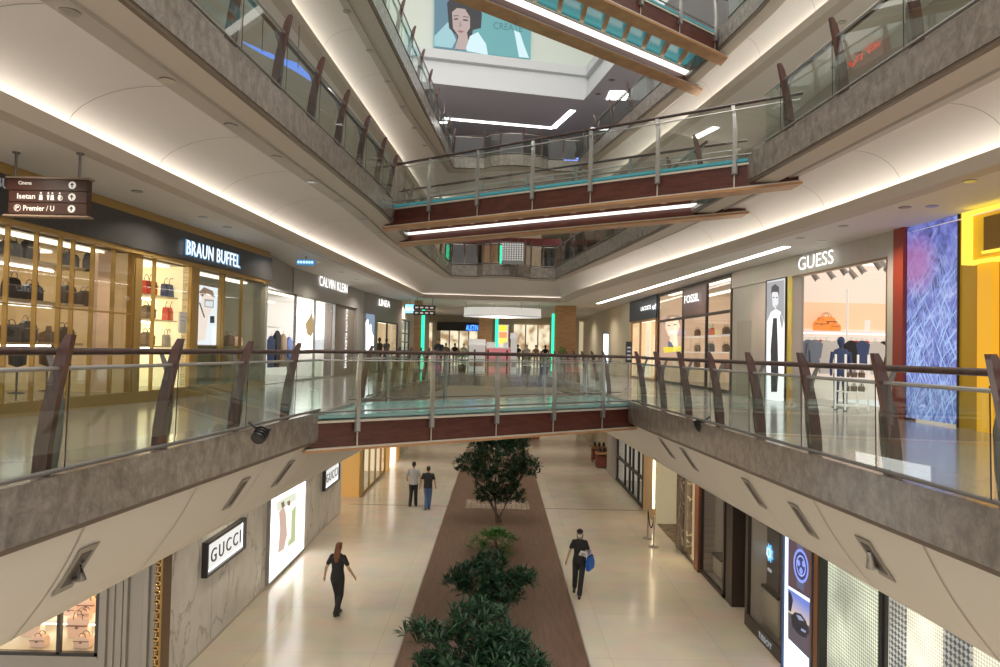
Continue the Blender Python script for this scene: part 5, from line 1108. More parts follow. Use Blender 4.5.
# watch display windows
def gwin(label, x0, x1, items=True, fm=M_brz):
    ta, tb = gs(x1), gs(x0); shop_room(GR, ta, tb, 0, H0, 1.4, mat('dim_bronze_wall', (.20, .16, .13), .5, em=(1, .8, .6), es=.04), lightm=M_shl)
    return shop_window(GR, label, ta, tb, .03, H0-.02, fm, [], [], .05), ta, tb
w, ta, tb = gwin('dark framed display window with a blue lit emblem screen, left of the watch advertisement', 747.5, 784)
tm = (ta+tb)/2
def dcase(x0, x1, y0, y1, off, lbl):
    a_, c_ = GR.s(x1, (y0+y1)/2, off), GR.s(x0, (y0+y1)/2, off); z1 = GR.z((x0+x1)/2, y0, off)
    root = thing('display_case', lbl, 'display case', GR.pt((a_+c_)/2, off, .05)); b = B(); GR.box(b, a_, c_, off, off+.4, .06, z1); b.build('plinth', mat('case_cream', (.50, .44, .35), .4), root)
    b = B(); GR.box(b, a_-.03, c_+.03, off-.03, off+.43, z1, z1+.06); b.build('top', M_brz, root); b = B(); GR.box(b, c_+.1, c_+.5, off+.1, off+.2, .1, z1+.4); b.build('side_panel', mat('russet_panel', (.35, .10, .035), .4), root); return z1+.06
zc_ = dcase(760, 778, 592, 640, .35, 'cream display plinth with russet side panel in the window left of the watch advertisement')
root = thing('lit_emblem_screen', 'dark upright screen with a blue glowing round gear emblem in the display window', 'screen', GR.pt(GR.s(770, 560, .5), .5, zc_)); b = B(); GR.box(b, GR.s(779, 560, .45), GR.s(761.5, 560, .45), .45, .6, zc_, 3.1); b.build('panel', M_dark, root)
c = GR.hit(769.5, 553, .43); n = 16; b = B(); b.poly([GR.pt(c[0]+(.23 if i % 2 else .16)*cos(2*pi*i/n), .43, c[1]+(.23 if i % 2 else .16)*sin(2*pi*i/n)) for i in range(n)]); b.build('emblem', emit('emblem_blue', (.10, .40, .75), 1.6), root, fix=False)
b = B(); GR.box(b, c[0]-.1, c[0]+.1, .425, .445, c[1]-.42, c[1]-.36); b.build('caption', PG, root)
b = B(); b.tube([GR.pt(c[0]+.10*cos(a), .41, c[1]+.10*sin(a)) for a in [2*pi*i/12 for i in range(13)]], .012, 5); b.build('emblem_ring', PW, root)
root = thing('floor_lettering', 'small white lettering on the dark base of the display window', 'sign', GR.pt(tm, -.03, .1)); b = B(); put_text(b, 'TISSOT', GR.pt(GR.s(766, 640, -.05), -.075, .15), -GR.d, Vector((0, 0, 1)), .75, .12, .004); b.build('lettering', PG, root)
b = B(); GR.box(b, ta, tb, -.055, .0, .0, .28); trim(b, M_brz)
# dark passage
b = B(); ta, tb = gs(747), gs(725.5); GR.box(b, ta, ta+.12, 0, 1.6, 0, H0); GR.box(b, tb-.5, tb, 0, .4, 0, H0); GR.box(b, ta, tb, 1.6, 1.8, 0, H0); wall(b, mat('dark_brown_recess', (.05, .035, .028), .4), 'right')
w, ta, tb = gwin('dark framed display window with a pale plinth, right of the wooden post', 700.5, 725)
dcase(709, 721, 556, 590, .35, 'pale plinth with russet panel in the display window right of the wooden post')
root = thing('lit_emblem_screen', 'small glowing white emblem panel in the window right of the wooden post', 'screen', GR.pt((ta+tb)/2, .5, 1.8)); c = GR.hit(714, 508, .5); b = B(); GR.box(b, c[0]-.35, c[0]+.35, .46, .5, c[1]-.6, c[1]+.5); b.build('panel', M_dark, root); b = B(); GR.box(b, c[0]-.14, c[0]+.14, .44, .46, c[1]-.12, c[1]+.2); b.build('emblem', emit('emblem_white', (.7, .85, 1), 2.0), root)
b = B(); GR.box(b, gs(700.5), gs(696.5), -.08, .4, 0, H0); wall(b, mat('russet_post', (.26, .075, .03), .35), 'right')
# lit marble column
b = B(); GR.box(b, gs(696.5), gs(676), .25, .5, 0, H0); wall(b, mat('cream_niche', (.62, .5, .33), .5, em=(1, .75, .4), es=.25), 'right')
b = B(); GR.box(b, gs(683.5), gs(676.5), -.03, .25, 0, H0); wall(b, stone('dark_emperador', (.05, .028, .018), (.14, .085, .055), (.75, .6, .45), 2.2, .2, (1, 1, 1), .03, .9), 'right')
b = B(); GR.box(b, gs(690.5), gs(688.8), .18, .25, .05, H0-.05); trim(b, emit('warm_vertical_tube', (1, .82, .5), 6))
shop_window(GR, 'clear glass niche beside the dark marble column', gs(696.5), gs(684), .03, H0, M_brz, [], [], .03)
# recess entrance with beige walls
b = B(); ta, tb = gs(675.5), gs(655); GR.box(b, ta, tb, 3.2, 3.4, 0, H0); GR.box(b, tb-.1, tb+.1, 0, 3.3, 0, H0); wall(b, mat('pale_yellow_wall', (.62, .54, .36), .6, em=(1, .85, .5), es=.12), 'right')
b = B(); GR.box(b, ta, tb, .02, 3.2, .005, .012); trim(b, mat('dark_patterned_mat', (.12, .08, .05), .6, noise=(3, (.3, .22, .14), 5)))
b = B(); GR.box(b, gs(655), gs(642.5), -.02, .3, 0, H0); wall(b, mat('amber_beige_wall', (.60, .40, .20), .5), 'right')
b = B(); GR.box(b, gs(653.8)-.03, gs(653.8)+.05, -.07, -.02, .5, H0-.05); trim(b, emit('warm_vertical_tube', (1, .82, .5), 6))
# dark framed shops farther on
shop_room(GR, gs(642), gs(615.5), 0, H0, 2.0, mat('grey_shop_wall', (.38, .36, .32), .5, em=(1, .9, .75), es=.16), lightm=M_shl)
shop_window(GR, 'row of dark framed shop windows at the far right of the ground floor', gs(642), gs(615.5), .03, H0, M_black, [gs(637), gs(631.5), gs(628), gs(623.5)], [1.2], .07)
root = thing('mesh_panel', 'pale mesh pattern panel inside the dark framed far shop windows', 'panel', GR.pt(gs(635), .5, 0)); b = B(); GR.box(b, gs(640), gs(633), .5, .55, .1, 3.2); b.build('panel', perf('far_mesh', (.6, .7, .75), (.1, .12, .14), .7, 5), root)
b = B(); GR.box(b, gs(615.5), gs(607), -.1, .3, 0, H0); wall(b, M_grey, 'right')
b = B(); GR.box(b, gs(607), GR.L, .6, .9, 0, H0); wall(b, mat('far_right_wall', (.50, .42, .30), .6), 'right')
for i, (px, D) in enumerate(((600, 40), (605, 37.8))):
    x = UD(px, 450, D).x; root = thing('wooden_stand', ('farther', 'nearer')[i]+' small dark wooden display stand on the ground floor at the far right', 'stand', (x, D, 0))
    b = B(); b.box(x-.45, x+.45, D, D+.6, .75, .85); b.build('top', M_oak, root)
    for sx in (-.4, .4):
        for sy in (.05, .55): b = B(); b.box(x+sx-.03, x+sx+.03, D+sy-.03, D+sy+.03, 0, .75); b.build('leg', mat('red_brown_leg', (.2, .05, .03), .4), root)
    b = B(); b.box(x-.4, x+.4, D+.05, D+.5, .12, .7); b.build('drawer_block', mat('red_brown_leg', (.2, .05, .03), .4), root)
    for q in (-.25, 0, .25):
        tt = thing('small_pot', 'small dark pot, %s on the %s wooden stand' % ({-.25: 'left', 0: 'middle', .25: 'right'}[q], ('farther', 'nearer')[i]), 'pot', (x+q, D+.3, .85)); B().lathe([(.05, 0), (.09, .1), (.06, .2), (.07, .24)], (x+q, D+.3, .85), 10).build('vase', M_dark, tt)
# stanchions
st = thing('stanchion', 'x', 'stanchion', (0, 0, 0))
B().lathe([(.16, 0), (.16, .02), (.05, .04), (.02, .05)], (0, 0, 0), 16).build('base', M_steel, st); B().tube([(0, 0, .04), (0, 0, .95)], .025, 10).build('pole', M_steel, st); B().lathe([(.035, .93), (.04, .96), (.035, 1.0), (.01, 1.02)], (0, 0, 0), 12).build('cap', M_steel, st)
q1, q2 = U(647.6, 538.5, 0), U(653.5, 547, 0)
place(st, (*q1, 0), 0, 'left chrome stanchion at the beige shop entrance'); place(st, (*q2, 0), 0, 'right chrome stanchion at the beige shop entrance')
root = B().tube([Vector((*q1, .92)).lerp(Vector((*q2, .92)), i/10)-Vector((0, 0, .42*(1-(2*i/10-1)**2))) for i in range(11)], .022, 8).build('barrier_rope', M_black); tag(root, 'black rope sagging between the two chrome stanchions', 'rope')

# ------------------------------------------------------------------ vents, spotlights, hanging sign, downlights
def soffit_hit(px, py, s):
    best = None
    r = ray(px, py)
    for i in range(400):
        k = 3+i*.06; p = CAM+r*(k/r.y)
        e = X(E1L if s < 0 else E1R, k)+s*.14; q = X(S0L if s < 0 else S0R, k); t = (ZB[1]-.05-p.z)/(ZB[1]-.05-3.4)
        xs = e+(q-e)*t
        dlt = (p.x-xs)*s
        if dlt > 0: return Vector((xs, k, p.z))
    return None
for i, (px, py, s, nm, sz) in enumerate(((67, 568, -1, 'nearest on the left sloping soffit, lower left corner', 1.1), (232, 493, -1, 'middle one on the left sloping soffit', 1), (279, 473, -1, 'farthest on the left sloping soffit', 1), (882, 558, 1, 'nearest on the right sloping soffit', 1.1), (809, 520, 1, 'second on the right sloping soffit', 1), (758, 493, 1, 'third on the right sloping soffit', 1), (692, 459, 1, 'fourth on the right sloping soffit', 1), (669, 448, 1, 'farthest on the right sloping soffit', 1))):
    c = soffit_hit(px, py, s)
    if c is None: continue
    D = c.y; t = (ZB[1]-.05-c.z)/(ZB[1]-.05-3.4); n1 = (s0pt(s, D, min(1, t+.05))-s0pt(s, D, max(0, t-.05))).normalized(); c = s0pt(s, D, t); al = (s0pt(s, D+.5, t)-s0pt(s, D-.5, t)).normalized(); n2 = al.cross(n1).normalized()
    if n2.x*s > 0: n2 = -n2
    root = thing('air_vent', 'dark recessed slot vent, '+nm, 'vent', c); hl, hw = .13*sz, .26
    P_ = lambda a, w, o: c+al*a+n1*w+n2*o
    b = B(); b.hexa([P_(-hl, -hw, .004), P_(hl, -hw, .004), P_(hl, hw, .004), P_(-hl, hw, .004)], [P_(-hl, -hw, .012), P_(hl, -hw, .012), P_(hl, hw, .012), P_(-hl, hw, .012)]); b.build('plate', mat('vent_plate_grey', (.30, .27, .22), .6), root)  # plate in one even warm grey
    b = B(); b.hexa([P_(-hl*.55, -hw*.75, .012), P_(hl*.55, -hw*.75, .012), P_(hl*.55, hw*.75, .012), P_(-hl*.55, hw*.75, .012)], [P_(-hl*.5, -hw*.7, .02), P_(hl*.5, -hw*.7, .02), P_(hl*.5, hw*.7, .02), P_(-hl*.5, hw*.7, .02)]); b.build('slot', M_rib, root)
    if s < 0 and i == 0 or i == 3: B().tube([P_(-.02, -.1, .02), P_(.0, .05, .10), P_(.03, .12, .04)], [.03, .05, .03], 8).build('nozzle', M_steel, root)
def spotlight(px, py, D, s, label):
    p = UD(px, py, D); root = thing('spotlight', label, 'spotlight', p)
    B().tube([p, p+Vector((s*.02, -.16, -.10))], [.075, .09], 12).build('body', M_black, root); B().tube([p+Vector((s*.02, -.16, -.1)), p+Vector((s*.021, -.166, -.104))], [.075, .075], 12).build('lens', M_dark, root)
    B().tube([p+Vector((-s*.10, .02, 0)), p+Vector((s*.11, .02, .03)), p+Vector((s*.2, .02, .1))], .018, 6).build('bracket', M_black, root)
    for k in range(3): B().tube([p+Vector((s*.003*k, -.03-.04*k, -.018-.025*k)), p+Vector((s*.003*k, -.04-.04*k, -.025-.025*k))], .10, 12).build('fin_ring', M_black, root)
spotlight(263, 430, 9.4, -1, 'black spotlight clamped to the marble edge of the left gallery')
spotlight(699, 422, 12.2, 1, 'black spotlight clamped to the marble edge of the right gallery')
# hanging direction sign
D = 9.9; a = UD(9, 179, D); c = UD(88.5, 216, D); w = c.x-a.x; h = a.z-c.z
root = thing('direction_sign', 'brown hanging direction sign with three boards on the upper left', 'sign', Vector(((a.x+c.x)/2, D, c.z)))
for i in range(3):
    z1 = a.z-h*(i/3)-.006; z0 = a.z-h*((i+1)/3)+.006; b = B(); b.box(a.x+(.05 if i else 0), c.x, D-.06, D+.06, z0, z1); b.build('board', mat('sign_brown', (.05, .019, .013), .35), root)
b = B(); b.box(a.x-.02, c.x+.03, D-.07, D+.07, c.z-.035, c.z-.01); b.box(a.x, c.x+.03, D-.07, D+.07, a.z, a.z+.03); b.build('trim', mat('sign_trim', (.30, .22, .16), .4, .3), root)
SW = mat('sign_print_white', (.7, .67, .62), .5, em=(1, .95, .88), es=.25)
f_ = Vector((1, 0, 0)); Zv = Vector((0, 0, 1)); zr = [a.z-h*(i+.5)/3 for i in range(3)]
def pr(b): b.build('print', [SW, M_black], root)
for tx, ox, zz, ww, hh in (('Cinema', .24, zr[0]+.02, .16, .10), ('Isetan', .26, zr[1], .22, .15), ('P', .155, zr[2], .04, .12), ('Premier / U', .42, zr[2], .38, .15)):
    b = B(); put_text(b, tx, Vector((a.x+w*ox, D-.065, zz)), f_, Zv, w*ww, h*hh, .003, .01); pr(b)
cx = a.x+w*.155; b = B(); b.loft([[(cx+r_*cos(t), D-.064, zr[2]+r_*sin(t)) for r_ in (.043, .05)] for t in [2*pi*i/12 for i in range(13)]]); pr(b)
for i in range(3):
    cx = a.x+w*.82; cz = zr[i]; b = B(); b.poly([(cx+.054*cos(t), D-.064, cz+.054*sin(t)) for t in [2*pi*k/16 for k in range(16)]]); pr(b)
    b = B(); b.poly([(cx+x_*1., D-.070, cz+z_) for x_, z_ in ((-.008, -.034), (.008, -.034), (.008, .0), (.03, .0), (0, .036), (-.03, .0), (-.008, .0))]); b.build('arrow', M_black, root)
for k, (ox, t_) in enumerate(((.44, 'h'), (.53, 'm'), (.58, 'f'), (.67, 'w'))):
    cx = a.x+w*ox; cz = zr[1]; b = B(); b.poly([(cx+.014*cos(t), D-.066, cz+.05+.014*sin(t)) for t in [2*pi*q/8 for q in range(8)]]); pr(b)
    b = B(); b.poly([(cx-.02, D-.066, cz+.025), (cx+.02, D-.066, cz+.025), (cx+(.028 if t_ in 'fh' else .01), D-.066, cz-.05), (cx-(.028 if t_ in 'fh' else .01), D-.066, cz-.05)]); pr(b)
    if t_ == 'w': b = B(); b.loft([[(cx+.01+r_*cos(t), D-.067, cz-.02+r_*sin(t)) for r_ in (.026, .036)] for t in [2*pi*q/12 for q in range(13)]]); pr(b)
for fx in (.08, .87): B().tube([(a.x+w*fx, D, a.z), (a.x+w*fx, D, 8.88)], .018, 8).build('hanging_rod', M_dsteel, root); B().lathe([(.05, 8.86-.0), (.05, 8.88)], (a.x+w*fx, D, 0), 12).build('ceiling_plate', M_dsteel, root)
hg = UD(425, 305, 36.5); root = thing('direction_sign', 'small brown hanging direction sign above the green light column', 'sign', hg)
for i in range(2): b = B(); b.box(hg.x-.6, hg.x+.55, 36.45, 36.55, hg.z-.25-i*.28, hg.z-i*.28-.02); b.build('board', mat('sign_brown', (.05, .019, .013), .35), root)
b = B(); 
for i in range(2):
    for q in range(4): b.box(hg.x-.5+q*.26, hg.x-.34+q*.26, 36.43, 36.45, hg.z-.18-i*.28, hg.z-.1-i*.28)
b.build('print', SW, root)
for q in (-.4, .4): B().tube([(hg.x+q, 36.5, hg.z), (hg.x+q, 36.5, 8.88)], .02, 6).build('hanging_rod', M_dsteel, root)
# downlights
dl = thing('downlight', 'x', 'downlight', (0, 0, 0)); B().lathe([(.10, -.012), (.10, 0), (.06, .0), (.06, -.012)], (0, 0, 0), 16).build('ring', M_steel, dl); B().lathe([(.055, -.01), (.055, -.004)], (0, 0, 0), 12).build('lamp', M_lamp, dl)
dl2 = thing('downlight', 'x', 'downlight', (0, 0, 0)); B().lathe([(.10, -.012), (.10, 0), (.06, .0), (.06, -.012)], (0, 0, 0), 16).build('ring', M_steel, dl2); B().lathe([(.05, -.01), (.05, -.004)], (0, 0, 0), 12).build('lamp', mat('dim_lamp', (.3, .28, .25), .3, em=(1, .9, .75), es=.5), dl2)
for i, (px, py) in enumerate(((50, 10), (148, 79), (214, 124), (260, 156), (297, 181), (326, 201), (350, 219), (368, 232))):
    q = U(px, py, 9.61); D = q[1]; x = X(E2L, D)-.75
    place(dl if i == 0 else dl2, (x, D, 9.60), 0, 'recessed downlight in the left curved soffit, %s from the camera' % ORD[i], 'downlights in the left curved soffit')
for i in range(7):
    D = 15.2+i*2.3; place(dl if i == 0 else dl2, (X(E3L, D)-.76, D, 14.70), 0, 'recessed downlight in the left soffit of the top gallery, %s from the camera' % ORD[i], 'downlights in the upper left soffit')
for i, (px, py) in enumerate(((137, 191), (203, 217), (227, 227), (318, 262), (341, 272), (357, 279))):
    place(dl2, (*U(px, py, 8.88), 8.88), 0, 'small downlight in the flat left gallery ceiling, %s from the left' % ORD[i], 'downlights in the flat left ceiling')
for i, (px, py) in enumerate(((932, 206), (905, 207), (822, 241), (843, 226), (800, 238), (970, 181))):
    place(dl2, (*U(px, py, 8.88), 8.88), 0, 'small downlight in the flat right gallery ceiling, %s of the scattered ones' % ORD[i], 'downlights in the flat right ceiling')
for i, (px, py) in enumerate(((598, 94), (612, 80))):
    place(dl, (*U(px, py, 19.1), 19.1), 0, ('lower', 'upper')[i]+' of two bright downlights in the highest ceiling by the far corner', None, scale=1.3)
for i, (px, py) in enumerate(((842, 47), (858, 78), (834, 92))):
    place(dl2, (*U(px, py-25, 13.98), 13.98), 0, 'downlight in the ceiling above the red lettering, %s' % ORD[i], 'downlights above the red lettering')

# ------------------------------------------------------------------ trees
def tree(x, y, blobs, trunk, label, seed, leaf=(.16, .30), n=None):
    rnd = random.Random(seed); root = thing('indoor_tree', label, 'tree', (x, y, .06))
    t = B()
    for k in range(3):
        ph = rnd.uniform(0, 6.28); b0 = Vector((x+.10*cos(ph), y+.10*sin(ph), .06)); bl = blobs[k % len(blobs)]
        t.tube([b0, b0.lerp(Vector(bl[0]), .45)+Vector((.08*cos(ph), .08*sin(ph), 0)), Vector(bl[0])], [.045, .035, .015], 7)
    for c, r, dn in blobs:
        c = Vector(c); st = Vector((x, y, .5+.3*rnd.random())).lerp(c, .35)
        t.tube([Vector((x, y, trunk*.6)), st.lerp(c, .5), c], [.03, .02, .01], 6)
        for q in range(5):
            a = rnd.uniform(0, 6.28); el = rnd.uniform(-.3, 1.2); d = Vector((cos(a)*cos(el), sin(a)*cos(el), sin(el))); t.tube([c-Vector((0, 0, r[2]*.4)), c+Vector((d.x*r[0], d.y*r[1], d.z*r[2]))*.8], [.012, .005], 5)
    t.build('trunk', BK, root)
    b = B()
    for c, r, dn in blobs:
        c = Vector(c)
        for i in range(dn):
            a = rnd.uniform(0, 6.28); z = rnd.uniform(-.8, 1); rr = sqrt(max(0, 1-z*z)); k = rnd.uniform(.55, 1.04)
            p = c+Vector((cos(a)*rr*r[0], sin(a)*rr*r[1], z*r[2]))*k
            leafset(b, p, 15, leaf[0], leaf[1], .020, rnd=rnd, up=1.0)
    b.build('foliage', GL1, root, fix=False)
    return root
# near tree, bottom centre
tree(-.2, 11.2, [((-.25, 11.2, 1.05), (.92, .8, .6), 150), ((.62, 11.2, .7), (.42, .5, .45), 55), ((-1.0, 11.4, .75), (.35, .45, .4), 40), ((-1.05, 11.4, 1.55), (.42, .3, .2), 26), ((-.2, 11.3, 1.75), (.5, .45, .4), 60), ((.25, 11.4, 1.35), (.4, .4, .35), 40), ((-.3, 10.9, .5), (.9, .5, .4), 60), ((.5, 11.2, 1.15), (.42, .4, .3), 42), ((.95, 11.1, .8), (.35, .4, .4), 45), ((.1, 11.0, 1.2), (.7, .5, .5), 70)], 1.2, 'nearest dark green indoor tree at the bottom centre of the timber deck', 3)
tree(-.15, 15.2, [((-.3, 15.2, 1.25), (.55, .5, .42), 75), ((.15, 15.1, 1.0), (.42, .45, .38), 45), ((.60, 15.2, 1.3), (.26, .25, .2), 22), ((-.85, 15.3, 1.2), (.28, .3, .2), 18), ((-.1, 15.2, .65), (.42, .5, .35), 40), ((-.1, 15.2, 1.6), (.35, .35, .25), 24)], 1.2, 'middle dark green indoor tree between the nearest tree and the tall one', 5)
tree(.12, 25.3, [((.0, 25.3, 2.3), (1.15, 1.0, .75), 240), ((1.1, 25.3, 2.0), (.5, .5, .4), 46), ((-1.1, 25.3, 2.05), (.45, .5, .4), 40), ((-.1, 25.3, 3.05), (.95, .7, .5), 130), ((.05, 25.2, 1.45), (.95, .7, .5), 120), ((.5, 25.3, .95), (.6, .4, .35), 44), ((-.3, 25.3, .9), (.5, .4, .3), 30), ((.8, 25.3, 2.95), (.5, .5, .35), 40)], 2.0, 'tall dark green indoor tree farthest along the deck, below the lower footbridge', 9)
root = thing('fern_planting', 'brighter green low planting at the foot of the tall tree', 'plant', (.1, 21.6, .06)); b = B(); rnd = random.Random(4)
for i in range(60):
    a = rnd.uniform(0, 6.28); r_ = rnd.uniform(0, 1); leafset(b, Vector((.0+.85*r_*cos(a), 21.6+.8*r_*sin(a), .15+.5*(1-r_*r_))), 16, .15, .32, .02, rnd=rnd)
b.build('leaves', mat('mid_green_leaf', (.04, .13, .025), .45, noise=(6, (.12, .24, .04), 2)), root, fix=False)
B().tube([(0, 21.6, .06), (0, 21.6, .5)], .05, 7).build('stem', BK, root)

# ------------------------------------------------------------------ people
def capsule(b, p0, r0, p1, r1, n=12, m=4):
    p0 = Vector(p0); p1 = Vector(p1); t = (p1-p0); L = t.length; t = t.normalized() if L > 1e-6 else Vector((0, 0, 1))
    a = t.cross(Vector((0, 1, 0)) if abs(t.y) < .9 else Vector((1, 0, 0))).normalized(); c = t.cross(a); rows = []
    def ring_(o, r): return [o+a*(cos(2*pi*k/n)*r)+c*(sin(2*pi*k/n)*r) for k in range(n)]
    for i in range(1, m+1): an = -pi/2+pi/2*i/m; rows.append(ring_(p0+t*(r0*sin(an)), max(r0*cos(an), r0*.05)))
    for i in range(m): an = pi/2*i/m; rows.append(ring_(p1+t*(r1*sin(an)), max(r1*cos(an), r1*.05)))
    b.loft(rows, 0, True, True); b.poly(rows[0][::-1]); b.poly(rows[-1])
def ell(b, c, r, n=14, m=9):
    rows = []
    for i in range(1, m): an = -pi/2+pi*i/m; rows.append([Vector((c[0]+r[0]*cos(an)*cos(2*pi*k/n), c[1]+r[1]*cos(an)*sin(2*pi*k/n), c[2]+r[2]*sin(an))) for k in range(n)])
    b.loft(rows, 0, True, True); b.poly(rows[0][::-1]); b.poly(rows[-1])
def fuse(b, name, m, parent, vox=.012, it=3):
    ob = b.build(name, m, parent, fix=True); md = ob.modifiers.new('r', 'REMESH'); md.mode = 'VOXEL'; md.voxel_size = vox; md.use_smooth_shade = True
    sm = ob.modifiers.new('s', 'SMOOTH'); sm.iterations = it; sm.factor = .5
    dg = bpy.context.evaluated_depsgraph_get(); dg.update(); me = bpy.data.meshes.new_from_object(ob.evaluated_get(dg)); ob.modifiers.clear(); ob.data = me
    for p in me.polygons: p.use_smooth = True
    return ob
def torso(b, secs, n=18):
    rows = [[Vector((c[0]+w*cos(2*pi*k/n), c[1]+d*sin(2*pi*k/n), c[2])) for k in range(n)] for c, w, d in secs]
    b.loft(rows, 0, True, True); b.poly(rows[0][::-1]); b.poly(rows[-1])
def person(loc, rz, H, J, label, top, bottom, shoe, skin, hair, hairlen=0, mask=None, female=False):
    """J: joints in a body frame for a 1.70 m figure, facing +y, right side +x"""
    k = H/1.70; root = thing('person', label, 'person', (0, 0, 0)); V = lambda p: Vector(p)*k
    sh = .165 if female else .19; hp = .09
    hipR, hipL = V((hp, 0, .90)), V((-hp, 0, .90)); shR, shL = V((sh, J.get('lean', 0), 1.39)), V((-sh, J.get('lean', 0), 1.39))
    neck = V((0, J.get('lean', 0), 1.45)); hd = V((J.get('hx', 0), J.get('lean', 0)+.015, 1.60))
    b = B()
    ell(b, hd, (.072*k, .09*k, .108*k)); ell(b, hd+V((0, .022, -.055)), (.052*k, .062*k, .06*k)); ell(b, hd+V((0, .092, -.01)), (.014*k, .02*k, .024*k))
    for s in (-1, 1): ell(b, hd+V((s*.072, 0, -.005)), (.012*k, .02*k, .03*k)); ell(b, hd+V((s*.03, .078, .012)), (.013*k, .01*k, .01*k))
    ell(b, hd+V((0, .08, -.052)), (.024*k, .012*k, .009*k))
    capsule(b, neck-V((0, 0, .03)), .055*k, hd-V((0, .01, .06)), .05*k)
    torso(b, [(V((0, J.get('lean', 0)*(z-.9)/.5, z)), w*k, d*k) for z, w, d in ((.86, .13, .09), (.95, .145, .10), (1.08, .115 if female else .135, .088), (1.25, .135, .095), (1.36, .155, .09), (1.44, .09, .065))])
    arms = []
    for s, S in ((1, 'R'), (-1, 'L')):
        sp = shR if s > 0 else shL; el_ = V(J['el'+S]); wr = V(J['wr'+S])
        capsule(b, sp-V((s*.02, 0, .01)), .052*k, el_, .037*k); capsule(b, el_, .038*k, wr, .025*k)
        d = (wr-el_).normalized(); pm = wr+d*.075*k; capsule(b, wr+d*.02*k, .026*k, pm, .032*k)
        sd = d.cross(Vector((0, 1, 0))).normalized() if abs(d.y) < .9 else Vector((1, 0, 0)); fw = sd.cross(d)
        for q, L_ in ((-1.5, .055), (-.5, .07), (.5, .066), (1.5, .05)):
            f0 = pm+fw*(q*.016*k)+d*.01*k; f1 = f0+d*L_*.55*k+sd*(-s*.006*k); f2 = f1+d*L_*.45*k-sd*(s*.016*k); capsule(b, f0, .0095*k, f1, .009*k, 8, 3); capsule(b, f1, .009*k, f2, .0075*k, 8, 3)
        th_ = wr+d*.03*k+fw*.026*k; capsule(b, th_, .012*k, th_+d*.045*k+fw*.02*k, .009*k, 8, 3)
        arms.append((s, sp, el_, wr))
    legs = []
    for s, S in ((1, 'R'), (-1, 'L')):
        h_ = hipR if s > 0 else hipL; kn = V(J['kn'+S]); an = V(J['an'+S]); capsule(b, h_, .085*k, kn, .055*k); capsule(b, kn, .055*k, an, .036*k)
        cf = kn.lerp(an, .3)-V((0, .02, 0)); ell(b, cf, (.038*k, .038*k, .08*k)); legs.append((s, h_, kn, an, V(J['toe'+S])))
        capsule(b, an-V((0, .01, .02)), .034*k, V(J['toe'+S]), .028*k)
    bod = fuse(b, 'body', skin, root, .0085)
    # shirt with short sleeves
    b = B()
    torso(b, [(V((0, J.get('lean', 0)*(z-.9)/.5, z)), w*k, d*k) for z, w, d in ((.86, .178, .135), (.95, .172, .13), (1.08, .142 if female else .165, .115), (1.25, .16 if female else .18, .122), (1.36, .175 if female else .19, .112), (1.43, .12, .085), (1.46, .07, .07))])
    capsule(b, neck-V((0, 0, .07)), .085*k, neck-V((0, 0, .025)), .062*k)
    for s, sp, el_, wr in arms: capsule(b, sp-V((s*.02, 0, .012)), .066*k, sp.lerp(el_, .62), .055*k)
    fuse(b, 'shirt', top, root, .012)
    b = B(); torso(b, [(V((0, 0, z)), w*k, d*k) for z, w, d in ((.80, .15, .115), (.90, .168, .125), (1.0, .150, .112))])
    for s, h_, kn, an, toe in legs: capsule(b, h_-V((0, 0, .02)), .092*k, kn, .072*k); capsule(b, kn, .072*k, an+V((0, -.012, .0)), .064*k)
    fuse(b, 'trousers', bottom, root, .012)
    for s, h_, kn, an, toe in legs:
        b = B(); capsule(b, an-V((0, .02, .03)), .045*k, toe, .037*k); ell(b, an-V((0, .03, .035)), (.042*k, .055*k, .045*k)); fuse(b, 'shoe', shoe, root, .012)
    b = B(); ell(b, hd+V((0, -.018, .02)), (.082*k, .094*k, .105*k)); ell(b, hd+V((0, .03, .07)), (.07*k, .06*k, .045*k))
    if hairlen:
        for z, w, d, y in ((-.05, .085, .055, -.06), (-.12, .09, .05, -.075), (-.2, .085, .045, -.095), (-.28, .06, .035, -.11)): ell(b, hd+V((0, y, z*hairlen)), (w*k, d*k, .07*k))
    # keep the face free
    for v in b.v:
        q = v-hd
        if q.y > .035*k and q.z < .055*k: v.y = hd.y+.02*k
    fuse(b, 'hair', hair, root, .010)
    if mask:
        b = B(); ell(b, hd+V((0, .055, -.05)), (.062*k, .055*k, .045*k)); fuse(b, 'face_mask', mask, root, .008)
    else:
        pass
    b = B()
    for s in (-1, 1): ell(b, hd+V((s*.03, .086, .012)), (.009*k, .004*k, .006*k), 8, 5)
    b.build('eyes', M_black, bod); b = B(); ell(b, hd+V((0, .090, -.052)), (.02*k, .006*k, .005*k), 8, 5)
    if not mask: b.build('lips', mat('lips', (.45, .15, .12), .5), bod)
    root.location = loc; root.rotation_euler = (0, 0, rz); return root, k
SKN = mat('warm_skin', (.55, .33, .22), .55); SKN2 = mat('light_skin', (.66, .42, .31), .55); HBR = mat('auburn_hair', (.20, .075, .03), .5); HBK = mat('black_hair', (.018, .014, .012), .5)
CBK = mat('black_clothing', (.018, .018, .020), .75); CGY = mat('light_grey_clothing', (.48, .46, .45), .8); CBL = mat('blue_jeans', (.07, .13, .27), .8); SHD = mat('dark_shoe', (.03, .025, .022), .5)
walk = dict(knR=(.10, .16, .50), anR=(.09, .22, .09), toeR=(.10, .36, .035), knL=(-.07, .02, .49), anL=(-.06, -.28, .16), toeL=(-.06, -.18, .045), elR=(.26, -.10, 1.14), wrR=(.30, -.05, .92), elL=(-.26, -.04, 1.13), wrL=(-.29, .08, .92))
f = U(336, 617, 0)
